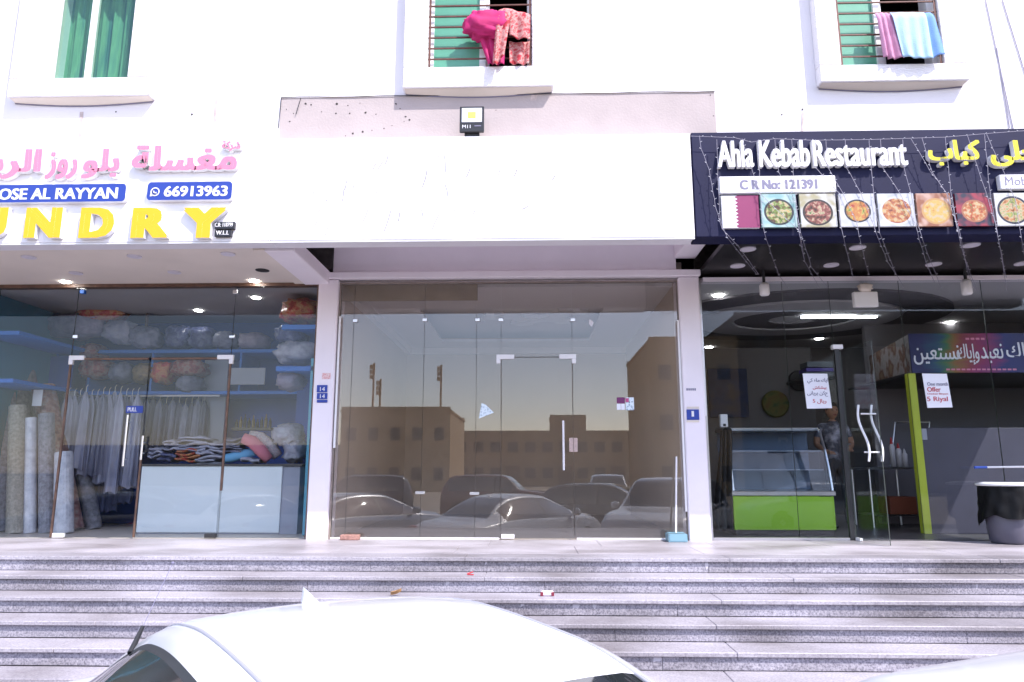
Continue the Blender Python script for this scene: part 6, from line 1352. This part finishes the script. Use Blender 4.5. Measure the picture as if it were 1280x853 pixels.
# ================================================================== ACROSS THE ROAD (mirrored in the shop glass)
M['sand'] = mat('sand_render', (0.60, 0.42, 0.23), 0.9, var=0.12, vscale=0.4); M['sand2'] = mat('ochre_render', (0.56, 0.38, 0.20), 0.9, var=0.15, vscale=0.5); M['greyr'] = mat('grey_render', (0.30, 0.28, 0.27), 0.9, var=0.1, vscale=0.5)
M['darkr'] = mat('dark_brown_render', (0.06, 0.045, 0.035), 0.9, var=0.15, vscale=0.5)
M['winbrown'] = mat('dark_window', (0.03, 0.028, 0.03), 0.1); M['shutter'] = mat('brown_shutter', (0.2, 0.12, 0.07), 0.7)
def opposite(label, x0, x1, Y, depth, ztop, m, rows, cols, ww, wh, doors=0, parapet=0.5):
    b = thing('opposite_building', label, 'building', ((x0 + x1) / 2, Y, ROAD), 'buildings across the road')
    MB().box(x0, x1, Y - depth, Y, ROAD - 0.02, ztop - parapet).build('wall', m, b)
    MB().box(x0 - 0.1, x1 + 0.1, Y - depth - 0.1, Y + 0.1, ztop - parapet + 0.002, ztop - parapet + 0.2).build('cornice', m, b)
    mb = MB(); mb.box(x0, x1, Y - 0.2, Y - 0.001, ztop - parapet + 0.201, ztop); mb.box(x0, x1, Y - depth, Y - depth + 0.2, ztop - parapet + 0.201, ztop); mb.build('parapet', m, b)
    for r_ in range(rows):
        z = ROAD + 1.0 + (ztop - parapet - ROAD) / max(1, rows) * r_
        for c in range(cols):
            x = x0 + (x1 - x0) * (c + 0.5) / cols
            if r_ == 0 and doors and c % doors == 0:
                w_ = MB(); w_.box(x - 0.9, x + 0.9, Y + 0.002, Y + 0.06, ROAD + 0.02, ROAD + 2.5); w_.build('door', M['shutter'], b); continue
            f_ = MB(); f_.box(x - ww / 2 - .08, x + ww / 2 + .08, Y + 0.001, Y + 0.05, z - .08, z + wh + .08); fo = f_.build('window', m, b)
            MB().box(x - ww / 2, x + ww / 2, Y + 0.051, Y + 0.06, z, z + wh).build('pane', M['winbrown'], fo)
    return b
opposite('tall sand coloured block with masts mirrored left in the empty shop', -17.9, -7.6, -49.2, 14, 6.8, M['sand'], 2, 5, 0.9, 1.2)
for x, zt, ml in ((-15.6, 11.4, 'taller mast of the left pair on the sand coloured block'), (-14.9, 9.8, 'shorter mast of the left pair on the sand coloured block'), (-8.9, 11.2, 'lone antenna mast at the right end of the sand coloured block')):
    ms_ = thing('antenna_mast', ml, 'mast', (x, -52, 6.3), 'masts on the block across the road')
    MB().tube([(x, -52, 6.3), (x, -52, zt)], 0.1, 6).build('pole', M['sand2'], ms_)
    for k in range(3): MB().box(x - 0.38, x - 0.12, -52.1, -51.8, zt - 1.6 + k * 0.5, zt - 1.2 + k * 0.5).build('panel_antenna', M['sand'], ms_)
opposite('long low ochre building mirrored behind the cars', -10.0, 14.0, -73.0, 12, 5.9, M['sand2'], 2, 11, 1.3, 1.3, doors=3)
rf = opposite('small rooftop shed above the long low building', 2.4, 7.0, -74.5, 4, 8.0, M['sand2'], 1, 2, 0.8, 0.8); rf['category'] = 'shed'
for o_ in [c for c in bpy.data.objects if c.parent is rf and c.name.startswith('window')]: pass
opposite('tall ochre building mirrored beside the right pillar', 10.1, 17.6, -43.0, 14, 12.2, M['sand2'], 3, 3, 1.1, 1.3)
opposite('very tall brown building mirrored in the restaurant glass', 18.4, 62.0, -46.0, 16, 15.0, M['darkr'], 4, 9, 1.2, 1.4, doors=4)
opposite('low grey building mirrored in the laundry glass', -62.0, -20.0, -75.0, 12, 4.2, M['greyr'], 1, 14, 1.2, 1.2, doors=4)
